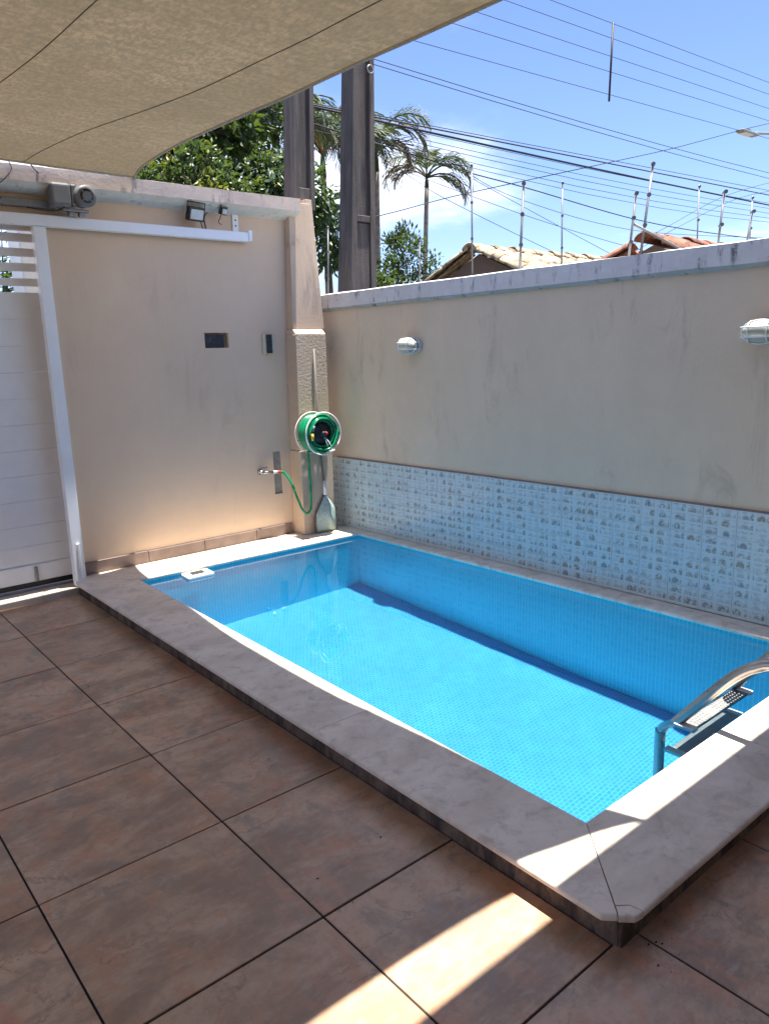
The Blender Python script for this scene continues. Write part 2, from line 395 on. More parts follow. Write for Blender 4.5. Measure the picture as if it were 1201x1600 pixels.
# the pool basin reaches below the ground sheet: cut the sheet round the plot
g.data.clear_geometry()
me = bpy.data.meshes.new('ground')
X = (-600, -6, 3.95, 600); Y = (-600, -6, 5.42, 600); vs_ = [(x, y, -.16) for y in Y for x in X]; fs_ = []
for j in range(3):
    for i in range(3):
        if not (i == 1 and j == 1): fs_.append((j * 4 + i, j * 4 + i + 1, j * 4 + i + 5, j * 4 + i + 4))
me.from_pydata(vs_, [], fs_); me.materials.append(M['ground']); g.data = me
tag(g, kind='structure')
tag(MB().add([(-200, 6.6, -.15), (200, 6.6, -.15), (200, 11.2, -.15), (-200, 11.2, -.15)], [(0, 1, 2, 3)]).build('road', M['asphalt']), kind='structure')

# ------------------------------------------------------------------ floor: slab + one object per tile
floor = tag(MB().prism([(-6, -6), (3.93, -6), (3.93, .93), (1.56, .93), (1.56, 5.2), (-6, 5.2)], -.2, -.0045).build('floor', M['grout']), kind='structure')
TP = .6; GR = .0065
xs = [1.02 - TP * k for k in range(5, -1, -1)] + [1.62, 2.22, 2.82, 3.42, 3.93]
ys = [1.56 + TP * k for k in range(-5, 6 + 1)] + [5.2]
tile_cache = {}
def tile_mesh(w, d):
    key = (round(w, 4), round(d, 4))
    if key not in tile_cache:
        b = MB(); b.box(GR / 2, w - GR / 2, GR / 2, d - GR / 2, -.02, 0.0); tile_cache[key] = b.mesh('tile', .0016, 1)
        tile_cache[key].materials.append(M['floor_tile'])
    return tile_cache[key]
for i in range(len(xs) - 1):
    for j in range(len(ys) - 1):
        x0, x1, y0, y1 = xs[i], xs[i + 1], ys[j], ys[j + 1]
        if x0 > 1.6 - 1e-6 and y0 > .9: continue
        if x1 > 1.6 and y0 > .9: x1 = 1.536
        elif x0 > 1.0 and y1 > .96 + 1e-6 and x0 > 1.5: continue
        if x1 - x0 < .05: continue
        if x0 >= 1.6 and y1 > .965: continue
        o = bpy.data.objects.new('tile', tile_mesh(x1 - x0, y1 - y0)); COL.objects.link(o)
        o.parent = floor; o.location = (x0, y0, rng.uniform(-.0012, .0004))
        o.rotation_euler = (rng.uniform(-.0015, .0015), rng.uniform(-.0015, .0015), 0)

# ------------------------------------------------------------------ swimming pool
A_, B_, C_, D_ = (1.845, 4.86), (3.70, 4.82), (3.727, 1.24), (1.804, 1.238)
WATER = .072; ZT = .104; ZB = .080; ZF = -1.20
pool = thing('swimming_pool', (2.7, 3.0, 0), 'raised swimming pool lined with blue mosaic, edged in pale marble coping', 'pool')
def slab(poly, joints=(), z0=ZB, z1=ZT, bev=.009, name='coping_slab'):
    """joints: indices of the sides that butt against another slab and stay sharp"""
    n = len(poly); bm = bmesh.new()
    lo = [bm.verts.new((x, y, z0)) for x, y in poly]; hi = [bm.verts.new((x, y, z1)) for x, y in poly]
    bm.faces.new(lo[::-1]); bm.faces.new(hi)
    for i in range(n): bm.faces.new((lo[i], lo[(i + 1) % n], hi[(i + 1) % n], hi[i]))
    bmesh.ops.recalc_face_normals(bm, faces=bm.faces)
    es = []
    for i in range(n):
        if i in joints: continue
        es += [bm.edges.get((hi[i], hi[(i + 1) % n])), bm.edges.get((lo[i], lo[(i + 1) % n]))]
        if (i - 1) % n not in joints: es.append(bm.edges.get((lo[i], hi[i])))
    bmesh.ops.bevel(bm, geom=es, offset=bev, segments=3, profile=.5, affect='EDGES', clamp_overlap=True)
    me = bpy.data.meshes.new(name); bm.to_mesh(me); bm.free()
    o = link(name, me, M['marble'], pool, True); me.set_sharp_from_angle(angle=R(50)); return o
slab([(1.498, 2.2990), (1.8165, 2.2990), (1.8445, 4.857), (1.541, 5.149), (1.508, 5.13), (1.498, 5.10)], (0, 2))
slab([(1.498, .974), (1.5275, .944), (1.8025, 1.2395), (1.8165, 2.2970), (1.498, 2.2970)], (1, 3))
slab([(1.5555, .9680), (1.5845, .9450), (1.5925, .9055), (2.6540, .899), (2.6540, 1.2375), (1.8040, 1.2370)], (0, 1, 3, 5))
slab([(2.6562, .899), (3.89, .894), (3.895, 1.2395), (2.6562, 1.2375)], (1, 3))
slab([(1.5435, 5.151), (1.8470, 4.8590), (3.699, 4.8215), (3.79, 5.095), (3.66, 5.23), (1.65, 5.233), (1.60, 5.205)], (0, 2, 3))
slab([(3.7012, 4.820), (3.729, 1.2417), (3.893, 1.2417), (3.806, 5.09), (3.7915, 5.093)], (1, 4))
frag = slab([(1.5300, .9415), (1.5600, .911), (1.5905, .9065), (1.5830, .9432), (1.5540, .9662)], (2, 3, 4), .0795, .1022, .005, 'coping_chip')
frag['label'] = 'broken chip at the corner of the coping'
def wallp(poly, mat, name='basin_wall', z0=ZF - .15, z1=ZB - .0005):
    o = MB().prism(poly, z0, z1).build(name, mat, pool); o.cycles.is_caustics_receiver = True; return o
oI = .014   # coping overhangs the basin
a, b_, c, d = (A_[0] - oI, A_[1] + oI), (B_[0] + oI, B_[1] + oI), (C_[0] + oI, C_[1] - oI), (D_[0] - oI, D_[1] - oI)
wallp([(1.56, .95), d, a, (1.56, 5.22)], M['mos_wy'])
wallp([(1.56, 5.2205), a, b_, (3.79, 5.2205)], M['mos_wx'])
wallp([(3.7905, 5.2205), b_, c, (3.8855, .95)], M['mos_wy'])
wallp([(3.885, .9495), c, d, (1.5605, .9495)], M['mos_wx'])
bf = MB().prism([(1.7, 1.15), (3.82, 1.15), (3.82, 4.95), (1.7, 4.95)], ZF - .1, ZF).build('basin_floor', M['mos_floor'], pool)
bf.cycles.is_caustics_receiver = True
# risers round the outside, in short uneven courses
for (x, y0, y1) in [(1.537, .945, 2.28), (1.5385, 2.285, 3.62), (1.537, 3.625, 5.16)]:
    MB().box(x, 1.559, y0, y1, -.01, ZB - .001).build('riser', M['riser'], pool, .003, 1)
for (y, x0, x1) in [(.937, 1.54, 2.55), (.9385, 2.555, 3.88)]:
    MB().box(x0, x1, y, .9485, -.01, ZB - .001).build('riser', M['riser'], pool, .003, 1)
# water surface with faint ripples
N1, N2 = 110, 210; vv = []; ff = []
for j in range(N2 + 1):
    for i in range(N1 + 1):
        s, t = i / N1, j / N2
        p = Vector((*d, 0)).lerp(Vector((*c, 0)), s).lerp(Vector((*a, 0)).lerp(Vector((*b_, 0)), s), t)
        p.x += (s - .5) * .006; p.y += (t - .5) * .006
        zz = 0.0007 * noise.noise((p.x * 2.6 + 11, p.y * 3.4 + 4, 0)) + 0.0003 * noise.noise((p.x * 9, p.y * 8, 3))
        vv.append((p.x, p.y, WATER + zz))
for j in range(N2):
    for i in range(N1):
        q = j * (N1 + 1) + i; ff.append((q, q + 1, q + N1 + 2, q + N1 + 1))
me = bpy.data.meshes.new('water'); me.from_pydata(vv, [], ff)
wo = link('water', me, M['water'], None, True); wo.cycles.is_caustics_caster = True; tag(wo, kind='structure')

# ------------------------------------------------------------------ right boundary wall (slightly out of square)
RD = Vector((.0273, -1, 0)).normalized(); RN = Vector((RD.y, -RD.x, 0))   # along, towards the pool
if RN.x > 0: RN = -RN
def RW(s, n, z): return Vector((3.80, 5.25, 0)) + RD * s + RN * n + Vector((0, 0, z))
rwall = thing('boundary_wall', tuple(RW(2, 0, 0)), 'beige plaster wall with weathered white capping and a band of printed tiles', 'wall')
MB().box(-.35, 8.2, -.15, 0, -.2, 1.935, fn=RW).build('wall_body', M['wall_right'], rwall)
prof = [(-.19, 1.925), (-.19, 2.03), (-.16, 2.058), (.0, 2.050), (.030, 2.043), (.034, 1.936), (.026, 1.928), (.012, 1.915)]
ns = 46; vv = []; ff = []
for i in range(ns + 1):
    s = -.29 + 8.4 * i / ns
    for k, (n, z) in enumerate(prof):
        j1 = noise.noise((s * 2.3, k * 1.7, 0)) * .005 + noise.noise((s * 9, k, 4)) * .003
        vv.append(RW(s, n + j1 * .6, z + j1))
K = len(prof)
for i in range(ns):
    for k in range(K): ff.append((i * K + k, i * K + (k + 1) % K, (i + 1) * K + (k + 1) % K, (i + 1) * K + k))
ff += [tuple(range(K)), tuple(ns * K + k for k in reversed(range(K)))]
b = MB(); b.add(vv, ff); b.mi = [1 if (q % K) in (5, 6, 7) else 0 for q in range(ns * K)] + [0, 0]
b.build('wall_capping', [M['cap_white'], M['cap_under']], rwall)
# printed tiles, each one a piece
TW, TH = .184, .158
def stile(w, h, v0=0.0):
    b = MB(); b.box(.0008, w - .0008, 0, .009, .0008, h - .0008); me = b.mesh('tile', .0012, 1)
    uvl = me.uv_layers.new(name='UVMap')
    for l in me.loops:
        co = me.vertices[l.vertex_index].co; uvl.data[l.index].uv = (co.x / TW, v0 + co.z / TH)
    me.materials.append(M['strip_tile']); return me
hc = .696 - 3 * TH - ZT
full, cut = stile(TW, TH), stile(TW, hc, 1 - hc / TH)
MB().box(.05, 7.0, 0.0, .0085, ZT, .694, fn=RW).build('grout_bed', M['strip_grout'], rwall)
MB().box(.05, 7.0, 0.0, .010, .6965, .706, fn=RW).build('tile_trim', M['skirt'], rwall)
ang = math.atan2(-RD.y, -RD.x)
s0 = (5.25 - 2.338)
k = int((s0 - .05) / TW)
first = s0 - k * TW
for q in range(0, 29):
    sR = first + q * TW                      # tile spans s in [sR - TW, sR]
    for rrow in range(4):
        z = .696 - TH * (rrow + 1) if rrow < 3 else ZT
        me = full if rrow < 3 else cut
        o = bpy.data.objects.new('tile', me); COL.objects.link(o)
        p = RW(sR + rng.uniform(-.0006, .0006), .0025, z + rng.uniform(-.0005, .0005))
        o.matrix_basis = Matrix.Translation(p) @ Matrix(((-RD.x, RN.x, 0, 0), (-RD.y, RN.y, 0, 0), (0, 0, 1, 0), (0, 0, 0, 1)))
        attach(o, rwall)

# ------------------------------------------------------------------ back boundary wall with gate opening
YW = 5.25
bwall = thing('boundary_wall', (2.6, YW, 0), 'peach beige plaster wall beside the white gate, with overhanging coping', 'wall')
def wall_holes(xs, zs, holes, y, depth, mat, parent, ythick):
    b = MB(); nx, nz = len(xs), len(zs)
    vid = {}
    def V(x, yy, z):
        k = (round(x, 5), round(yy, 5), round(z, 5))
        if k not in vid: vid[k] = len(b.v); b.v.append(k)
        return vid[k]
    def F(q): b.f.append(tuple(V(*p) for p in q)); b.mi.append(0); b.sm.append(False)
    for i in range(nx - 1):
        for j in range(nz - 1):
            x0, x1, z0, z1 = xs[i], xs[i + 1], zs[j], zs[j + 1]
            yy = y + depth if (i, j) in holes else y
            F([(x0, yy, z0), (x1, yy, z0), (x1, yy, z1), (x0, yy, z1)])
            if (i, j) in holes:
                F([(x0, y, z0), (x1, y, z0), (x1, yy, z0), (x0, yy, z0)]); F([(x0, y, z1), (x1, y, z1), (x1, yy, z1), (x0, yy, z1)])
                F([(x0, y, z0), (x0, y, z1), (x0, yy, z1), (x0, yy, z0)]); F([(x1, y, z0), (x1, y, z1), (x1, yy, z1), (x1, yy, z0)])
    x0, x1, z0, z1 = xs[0], xs[-1], zs[0], zs[-1]; yb = ythick
    F([(x0, yb, z0), (x1, yb, z0), (x1, yb, z1), (x0, yb, z1)])
    F([(x0, y, z) for z in zs] + [(x0, yb, z1), (x0, yb, z0)]); F([(x1, y, z) for z in zs] + [(x1, yb, z1), (x1, yb, z0)])
    F([(x, y, z1) for x in xs] + [(x1, yb, z1), (x0, yb, z1)]); F([(x, y, z0) for x in xs] + [(x1, yb, z0), (x0, yb, z0)])
    return b.build('wall_body', mat, parent)
wall_holes([1.603, 2.663, 2.861, 3.188, 3.264, 3.64], [-.2, .452, .80, 1.635, 1.746, 2.60], {(1, 3), (3, 1)}, YW, .055, M['wall_back'], bwall, 5.40)
MB().box(-6, 1.6025, YW, 5.40, 2.46, 2.60).build('lintel', M['wall_back'], bwall)
# capping with a sloping soffit
prof = [(5.46, 2.70), (5.40, 2.745), (5.13, 2.742), (5.10, 2.735), (5.10, 2.645), (5.25, 2.594), (5.46, 2.594)]
K = len(prof); vv = []; ff = []; mi = []; ns = 40
for i in range(ns + 1):
    x = -6 + 9.48 * i / ns
    for k, (y, z) in enumerate(prof):
        j1 = noise.noise((x * 1.9, k * 1.3, 9)) * .006 if k < 5 else 0
        vv.append((x, y + j1 * .5, z + j1))
for i in range(ns):
    for k in range(K): ff.append((i * K + k, i * K + (k + 1) % K, (i + 1) * K + (k + 1) % K, (i + 1) * K + k)); mi.append(1 if k == 4 else 0)
ff += [tuple(range(K)), tuple(ns * K + k for k in range(K))]; mi += [0, 0]
b = MB(); b.add(vv, ff); b.mi = mi; b.build('wall_capping', [M['cap_pink'], M['cap_teal']], bwall)
x = 1.606
for w in (.47, .45, .46, .345):
    MB().box(x, x + w - .004, 5.236, 5.2495, ZT + .001, .190 + rng.uniform(-.003, .003)).build('skirting_tile', M['skirt'], bwall, .002, 1); x += w
MB().box(3.1885, 3.2635, 5.262, 5.3045, .4525, .7995).build('cement_patch', M['cement'], bwall)
MB().box(2.672, 2.835, 5.27, 5.3045, 1.637, 1.733).build('niche_dark_fill', M['dark_glass'], bwall, .004, 1)  # dark block filling most of the recess, gives its dark inside

# column in the corner
col = thing('corner_column', (3.5, 5.15, 0), 'rough-cast plaster column in the corner behind the hose reel', 'column')
def frust(name, x0, x1, y0, y1, z0, X0, X1, Y0, Y1, z1, mat, bev=.006):
    vs = [(x0, y0, z0), (x1, y0, z0), (x1, y1, z0), (x0, y1, z0), (X0, Y0, z1), (X1, Y0, z1), (X1, Y1, z1), (X0, Y1, z1)]
    return MB().add(vs, [(0, 3, 2, 1), (4, 5, 6, 7), (0, 1, 5, 4), (1, 2, 6, 5), (2, 3, 7, 6), (3, 0, 4, 7)]).build(name, mat, col, bev, 2)
frust('lower_shaft', 3.345, 3.665, 5.085, 5.249, ZT + .001, 3.350, 3.662, 5.090, 5.249, .80, M['column'])
frust('middle_shaft', 3.355, 3.662, 5.102, 5.249, .8005, 3.372, 3.660, 5.102, 5.249, 1.725, M['rough'])
frust('ledge', 3.374, 3.661, 5.101, 5.249, 1.7255, 3.378, 3.661, 5.150, 5.249, 1.765, M['column'], .004)
frust('upper_shaft', 3.385, 3.655, 5.152, 5.249, 1.7655, 3.425, 3.628, 5.185, 5.249, 2.728, M['column'])
frust('side_web', 3.600, 3.69, 5.160, 5.30, 1.7655, 3.585, 3.645, 5.19, 5.31, 2.76, M['column'], .004)

# concrete utility poles with a channel down the face
def utility_pole(cx0, cy, zb, zt, wb, wt, db, dt, lean, label, ribs):
    p = thing('utility_pole', (cx0, cy, zb), label, 'pole', 'concrete utility poles behind the walls')
    def W(z): return wt + (wb - wt) * math.exp(-(z - zb) / 2.2)
    def D(z): return dt + (db - dt) * math.exp(-(z - zb) / 2.2)
    def CX(z): return cx0 + lean * (z - zb)
    def sect(z, inx, iny):   # I section, channels facing -y and +y
        w, d = W(z), D(z)
        return [(-w, -d), (-w + inx, -d), (-w + inx, -d + iny), (w - inx, -d + iny), (w - inx, -d), (w, -d),
                (w, d), (w - inx, d), (w - inx, d - iny), (-w + inx, d - iny), (-w + inx, d), (-w, d)]
    nz = 14; zz = [zb + (zt - zb) * i / nz for i in range(nz + 1)]; vv = []; ff = []
    for z in zz:
        for (x, y) in sect(z, W(z) * .42, D(z) * .5): vv.append((CX(z) + x, cy + y, z))
    for i in range(nz):
        for k in range(12): ff.append((i * 12 + k, i * 12 + (k + 1) % 12, (i + 1) * 12 + (k + 1) % 12, (i + 1) * 12 + k))
    ff += [tuple(reversed(range(12))), tuple(nz * 12 + k for k in range(12))]
    MB().add(vv, ff).build('shaft', M['pole'], p)
    for z0, z1, pr in ribs:
        w0, w1 = W(z0) * .58 - .002, W(z1) * .58 - .002; y0, y1 = D(z0), D(z1)
        vs = [(CX(z0) - w0, cy - y0 * pr, z0), (CX(z0) + w0, cy - y0 * pr, z0), (CX(z0) + w0, cy - y0 * .5 + .01, z0), (CX(z0) - w0, cy - y0 * .5 + .01, z0),
              (CX(z1) - w1, cy - y1 * pr, z1), (CX(z1) + w1, cy - y1 * pr, z1), (CX(z1) + w1, cy - y1 * .5 + .01, z1), (CX(z1) - w1, cy - y1 * .5 + .01, z1)]
        MB().add(vs, [(0, 3, 2, 1), (4, 5, 6, 7), (0, 1, 5, 4), (1, 2, 6, 5), (2, 3, 7, 6), (3, 0, 4, 7)]).build('rib', M['pole'], p, .005, 1)
    return p
utility_pole(3.63, 5.34, 2.70, 9.0, .096, .085, .080, .065, .05, 'dark concrete utility pole rising from the plastered corner column', [(2.72, 2.86, .97)])
p2 = utility_pole(4.14, 5.42, -.16, 9.2, .238, .085, .163, .065, .05, 'dark concrete utility pole standing beyond the corner of the walls', [(1.0, 2.66, .80), (2.665, 2.72, .98), (5.0, 5.1, .98)])
pts = [(4.40 + .03 * math.cos(t), 5.325, 3.88 + .03 * math.sin(t)) for t in [i * math.pi / 8 for i in range(16)]]
MB().tube(pts, .008, 6, closed=True).build('ring_bolt', M['grey_metal'], p2)
# thin post with insulators between poles
def fence_post(base, top, r, nins, label, group='electric fence posts along the wall tops', cross=.05, mat=None):
    base, top = Vector(base), Vector(top)
    p = thing('fence_post', tuple(base), label, 'fence post', group); r *= .72; cross *= .7
    MB().tube([base, top], r, 8).build('rod', mat or M['grey_metal'], p)
    for k in range(nins):
        q = base.lerp(top, .12 + .86 * k / max(1, nins - 1))
        dv = Vector((-.75, -.65, 0)) * cross
        MB().tube([q - dv * .5, q + dv * .25, q + dv * .5, q + dv], [r * 1.1, r * 1.1, r * 1.7, r * 1.5], 8).build('insulator', M['insul'], p)
    return p

# ------------------------------------------------------------------ gate
GY = 5.38
gate = thing('sliding_gate', (.2, GY, .05), 'white metal sliding gate with open slats above solid planks', 'gate')
for z0, z1 in ((2.330, 2.381), (2.239, 2.290), (2.147, 2.198), (2.055, 2.103)):
    MB().box(-2.4, 1.66, GY, GY + .022, z0, z1).build('slat', M['white_paint'], gate, .003, 1)
zz = [2.015, 1.845, 1.675, 1.505, 1.335, 1.165, .995, .825, .655, .485, .345, .215]
for z1, z0 in zip(zz[:-1], zz[1:]):
    MB().box(-2.4, 1.64, GY, GY + .02, z0 + .0012, z1).build('plank', M['white_paint'], gate, .0018, 1)
MB().box(-2.4, 1.68, GY - .012, GY + .03, .095, .2145).build('bottom_rail', M['white_paint'], gate, .004, 1)
MB().box(-2.4, 1.68, GY - .010, GY + .03, 2.3985, 2.46).build('top_rail', M['white_paint'], gate, .004, 1)
MB().box(1.585, 1.6845, GY + .0225, GY + .05, .22, 2.398).build('stile', M['white_paint'], gate, .004, 1)
MB().box(-2.4, 1.66, GY - .006, GY + .02, .058, .0945).build('rubber_seal', M['black'], gate, .003, 1)
MB().box(1.315, 1.335, GY - .03, GY - .0125, .10, .20).build('latch', M['grey_metal'], gate, .003, 1)
fr = thing('gateway', (1.56, 5.2, .05), 'white post and long overhead guide beam framing the gate', 'frame')
MB().box(1.525, 1.600, 5.19, 5.2485, .050, 2.4035).build('post', M['white_paint'], fr, .004, 2)
MB().box(-3, 3.045, 5.172, 5.235, 2.404, 2.470).build('guide_beam', M['white_paint'], fr, .004, 2)
MB().box(3.0455, 3.075, 5.165, 5.24, 2.41, 2.484).build('end_cap', M['white_paint'], fr, .003, 1)
br = MB().box(2.955, 3.005, 5.236, 5.2485, 2.4705, 2.60).build('bracket', M['white_plastic'], fr, .003, 1)
for z in (2.52, 2.56):
    MB().lathe([(.006, 0), (.006, .004)], Matrix.Translation((2.98, 5.2365, z)) @ Matrix.Rotation(R(90), 4, 'X'), 8).build('bolt', M['black'], br)
MB().box(1.555, 1.575, 5.178, 5.1895, .17, .35).build('bolt_plate', M['white_plastic'], fr, .003, 1)
sill = tag(MB().prism([(-6, 5.172), (1.535, 5.172), (1.60, 5.24), (1.60, 5.46), (-6, 5.46)], -.2, .045).build('gate_sill', M['sill'], None, .004, 1), 'pale concrete sill under the white gate', 'sill')
tag(MB().box(-6, 1.60, 5.335, 5.362, .0455, .0575).build('gate_track', M['grey_metal'], None, .003, 1), 'thin metal track on the sill along the gate', 'track')
# opener
mo = thing('gate_opener', (1.72, 5.15, 2.48), 'grey electric gate opener with round vented motor end above the gate', 'motor')
MB().box(1.625, 1.745, 5.08, 5.19, 2.515, 2.655).build('housing', M['grey_plastic'], mo, .022, 4)
MB().box(1.7455, 1.775, 5.085, 5.185, 2.53, 2.65).build('collar', M['grey_plastic'], mo, .004, 1)
ax = Matrix.Translation((1.822, 5.105, 2.587)) @ Vector((.06, -1, -.08)).to_track_quat('Z', 'Y').to_matrix().to_4x4()
mt = MB().lathe([(.05, -.05), (.066, -.03), (.067, .05), (.060, .062), (.044, .064)], ax, 28).build('motor_cap', M['grey_plastic'], mo)
MB().lathe([(.043, .0642), (.043, .0655), (.020, .0655)], ax, 24).build('vent_ring', M['black'], mt)
MB().lathe([(.030, .0657), (.030, .067), (.024, .067)], ax, 24).build('vent_hub', M['grey_plastic'], mt)
for k in range(4):
    rot = ax @ Matrix.Rotation(R(45 + 90 * k), 4, 'Z')
    vs = [rot @ Vector(v) for v in [(.012, -.004, .066), (.045, -.004, .066), (.045, .004, .066), (.012, .004, .066), (.012, -.004, .0685), (.045, -.004, .0685), (.045, .004, .0685), (.012, .004, .0685)]]
    MB().add(vs, [(0, 3, 2, 1), (4, 5, 6, 7), (0, 1, 5, 4), (1, 2, 6, 5), (2, 3, 7, 6), (3, 0, 4, 7)]).build('vent_spoke', M['grey_plastic'], mt)
MB().box(1.70, 1.86, 5.12, 5.18, 2.498, 2.514).build('mount_plate', M['grey_metal'], mo, .003, 1)
for x in (1.735, 1.80): MB().box(x, x + .035, 5.13, 5.17, 2.4705, 2.4975).build('mount_foot', M['grey_metal'], mo, .003, 1)
tag(MB().box(-3, 1.68, 5.20, 5.2485, 2.515, 2.563).build('drive_rail', M['grey_metal'], None, .004, 1), 'grey metal drive rail running into the gate opener', 'rail')
tag(MB().tube(smoothpath([(1.70, 5.10, 2.515), (1.66, 5.10, 2.492), (1.60, 5.12, 2.487), (1.5, 5.19, 2.51)]), .004, 6).build('opener_cable', M['cable']), 'black cable looping under the gate opener', 'cable')
tag(MB().tube(smoothpath([(1.40, 5.095, 2.75), (1.41, 5.085, 2.70), (1.37, 5.09, 2.645), (1.33, 5.16, 2.60), (1.36, 5.2, 2.55)]), .003, 6).build('thin_cord', M['cable']), 'thin dark cord hanging from the coping above the gate', 'cord')

# floodlights under the coping
def floodlight(x, z, w, h, d, label, yaw):
    t = thing('floodlight', (x, 5.16, z), label, 'floodlight', 'floodlights under the wall coping')
    T = Matrix.Translation((x, 5.15, z)) @ Matrix.Rotation(R(yaw), 4, 'Z') @ Matrix.Rotation(R(18), 4, 'X')
    f = lambda a, b, c: T @ Vector((a, b, c))
    MB().box(-w / 2, w / 2, -d / 2, d / 2, -h / 2, h / 2, fn=f).build('body', M['black'], t, .004, 2)
    MB().box(-w * .39, w * .39, -d / 2 - .003, -d / 2 + .002, -h * .36, h * .34, fn=f).build('lens', M['lens'], t, .001, 1)
    up = .5 * h + .03
    MB().tube([f(-w / 2 - .006, 0, 0), f(-w / 2 - .006, 0, up), f(w / 2 + .006, 0, up), f(w / 2 + .006, 0, 0)], .0045, 6).build('bracket', M['black'], t)
    MB().tube([f(0, 0, up), Vector((x, 5.2, z + up + .03))], .004, 6).build('bracket_stem', M['black'], t)
    return t
floodlight(2.615, 2.560, .135, .095, .04, 'larger black floodlight with pale glass under the coping', 10)
floodlight(2.835, 2.598, .062, .050, .03, 'small black floodlight under the coping beside the bigger one', 25)
tag(MB().tube(smoothpath([(2.66, 5.17, 2.53), (2.69, 5.2, 2.475), (2.74, 5.24, 2.46), (2.73, 5.243, 2.55), (2.76, 5.24, 2.60), (2.80, 5.22, 2.61)]), .0035, 6).build('lamp_wire', M['cable']), 'black wire dangling between the two floodlights', 'wire')
tag(MB().tube(smoothpath([(2.83, 5.17, 2.575), (2.82, 5.2, 2.53), (2.86, 5.23, 2.52)]), .003, 6).build('lamp_wire', M['cable']), 'short loose wire end below the small floodlight', 'wire')

# light switch plate
sw = thing('switch_plate', (3.2, YW, 1.58), 'yellowed switch plate with dark rocker on the plaster wall', 'switch')
MB().box(3.150, 3.256, 5.228, 5.2495, 1.578, 1.735).build('plate', M['yellowed'], sw, .008, 3)
MB().box(3.174, 3.228, 5.220, 5.2275, 1.585, 1.730).build('rocker', M['dark_glass'], sw, .003, 1)
MB().box(3.177, 3.225, 5.2185, 5.2198, 1.655, 1.660).build('rocker_gap', M['black'], sw)

# tap and hose
tap = thing('garden_tap', (3.07, YW, .65), 'chrome garden tap on the wall above the pool edge', 'tap')
MB().lathe([(.022, 0), (.022, .006), (.012, .012), (.011, .05)], Matrix.Translation((3.055, 5.2495, .655)) @ Matrix.Rotation(R(90), 4, 'X'), 16).build('flange', M['chrome'], tap)
MB().tube([(3.05, 5.19, .655), (3.10, 5.19, .652), (3.14, 5.185, .648)], [.011, .010, .010], 12).build('body', M['chrome'], tap)
MB().tube([(3.14, 5.185, .648), (3.175, 5.18, .646)], [.013, .013], 12).build('nozzle', M['white_plastic'], tap)
MB().tube([(3.178, 5.18, .646), (3.205, 5.178, .644)], .013, 12).build('coupling', M['red'], tap)
h = MB(); h.tube([(3.068, 5.19, .668), (3.068, 5.19, .690)], .005, 8); h.box(3.05, 3.09, 5.182, 5.198, .688, .697); h.build('lever', M['chrome'], tap)
# reel
RC = Vector((3.462, 5.0, .945))
reel = thing('hose_reel', (RC.x, 5.1, .75), 'wall hose reel with white rims wound with green hose', 'hose reel')
def ring(y, r, tr, name, mat):
    return MB().tube([(RC.x + r * math.cos(2 * math.pi * k / 40), y, RC.z + r * math.sin(2 * math.pi * k / 40)) for k in range(40)], tr, 8, closed=True).build(name, mat, reel)
ring(5.072, .166, .0045, 'back_rim', M['white_plastic']); ring(4.915, .168, .0058, 'front_rim', M['white_plastic'])
axr = Matrix.Translation((RC.x, 5.0995, RC.z)) @ Matrix.Rotation(R(90), 4, 'X')
MB().lathe([(.03, 0), (.03, .04), (.085, .042), (.085, .165), (.03, .166), (.018, .168), (.018, .20)], axr, 24).build('drum', M['black'], reel)
for y in (5.070, 4.915):
    for k in range(4):
        t = R(20 + 90 * k); rr = .162
        MB().tube([(RC.x + .03 * math.cos(t), y + .005, RC.z + .03 * math.sin(t)), (RC.x + rr * math.cos(t), y, RC.z + rr * math.sin(t))], .003, 6).build('spoke', M['white_plastic'] if k == 3 else M['black'], reel)
MB().lathe([(.016, 0), (.018, .012), (.014, .03)], Matrix.Translation((RC.x + .02, 4.93, RC.z - .0)) @ Matrix.Rotation(R(90), 4, 'X'), 14).build('hub_cap', M['red'], reel)
cr = MB().tube([(RC.x + .02, 4.925, RC.z - .03), (RC.x + .05, 4.905, RC.z - .08), (RC.x + .075, 4.90, RC.z - .14)], .004, 6).build('crank', M['white_plastic'], reel)
MB().tube([(RC.x + .04, 4.895, RC.z - .145), (RC.x + .085, 4.895, RC.z - .138)], .007, 8).build('crank_handle', M['white_plastic'], cr)
MB().tube([(RC.x - .115, 4.90, RC.z - .045), (RC.x - .118, 4.90, RC.z + .01)], .012, 10).build('hose_connector', M['yellow'], reel)
MB().tube([(RC.x - .110, 4.90, RC.z + .03), (RC.x - .098, 4.90, RC.z + .07)], .011, 10).build('spray_nozzle', M['grey_plastic'], reel)
hose = thing('garden_hose', (RC.x, 5.0, .3), 'green garden hose wound on the reel and looping to the tap', 'hose')
pts = []
for k in range(0, 30 * 21 + 1):
    t = 2 * math.pi * k / 30; lay = int(t / (2 * math.pi * 7)); w = (t / (2 * math.pi)) % 7
    w = w if lay % 2 == 0 else 7 - w
    rr = .104 + .021 * lay + .004 * noise.noise((t * .9, lay, 0)) * 2
    pts.append((RC.x + rr * math.cos(t), 5.055 - .0185 * w + .004 * noise.noise((t * .7, 5, 0)), RC.z + rr * math.sin(t)))
MB().tube(pts, .0095, 8).build('coil', M['green'], hose)
MB().tube([(RC.x + .135 * math.cos(t) + .01 * math.sin(3 * t), 4.912 + .01 * math.sin(2 * t), RC.z + .125 * math.sin(t) + .004 * math.cos(2 * t)) for t in [R(-150 + 10 * i) for i in range(34)]], .009, 8).build('loose_loop', M['green'], hose)
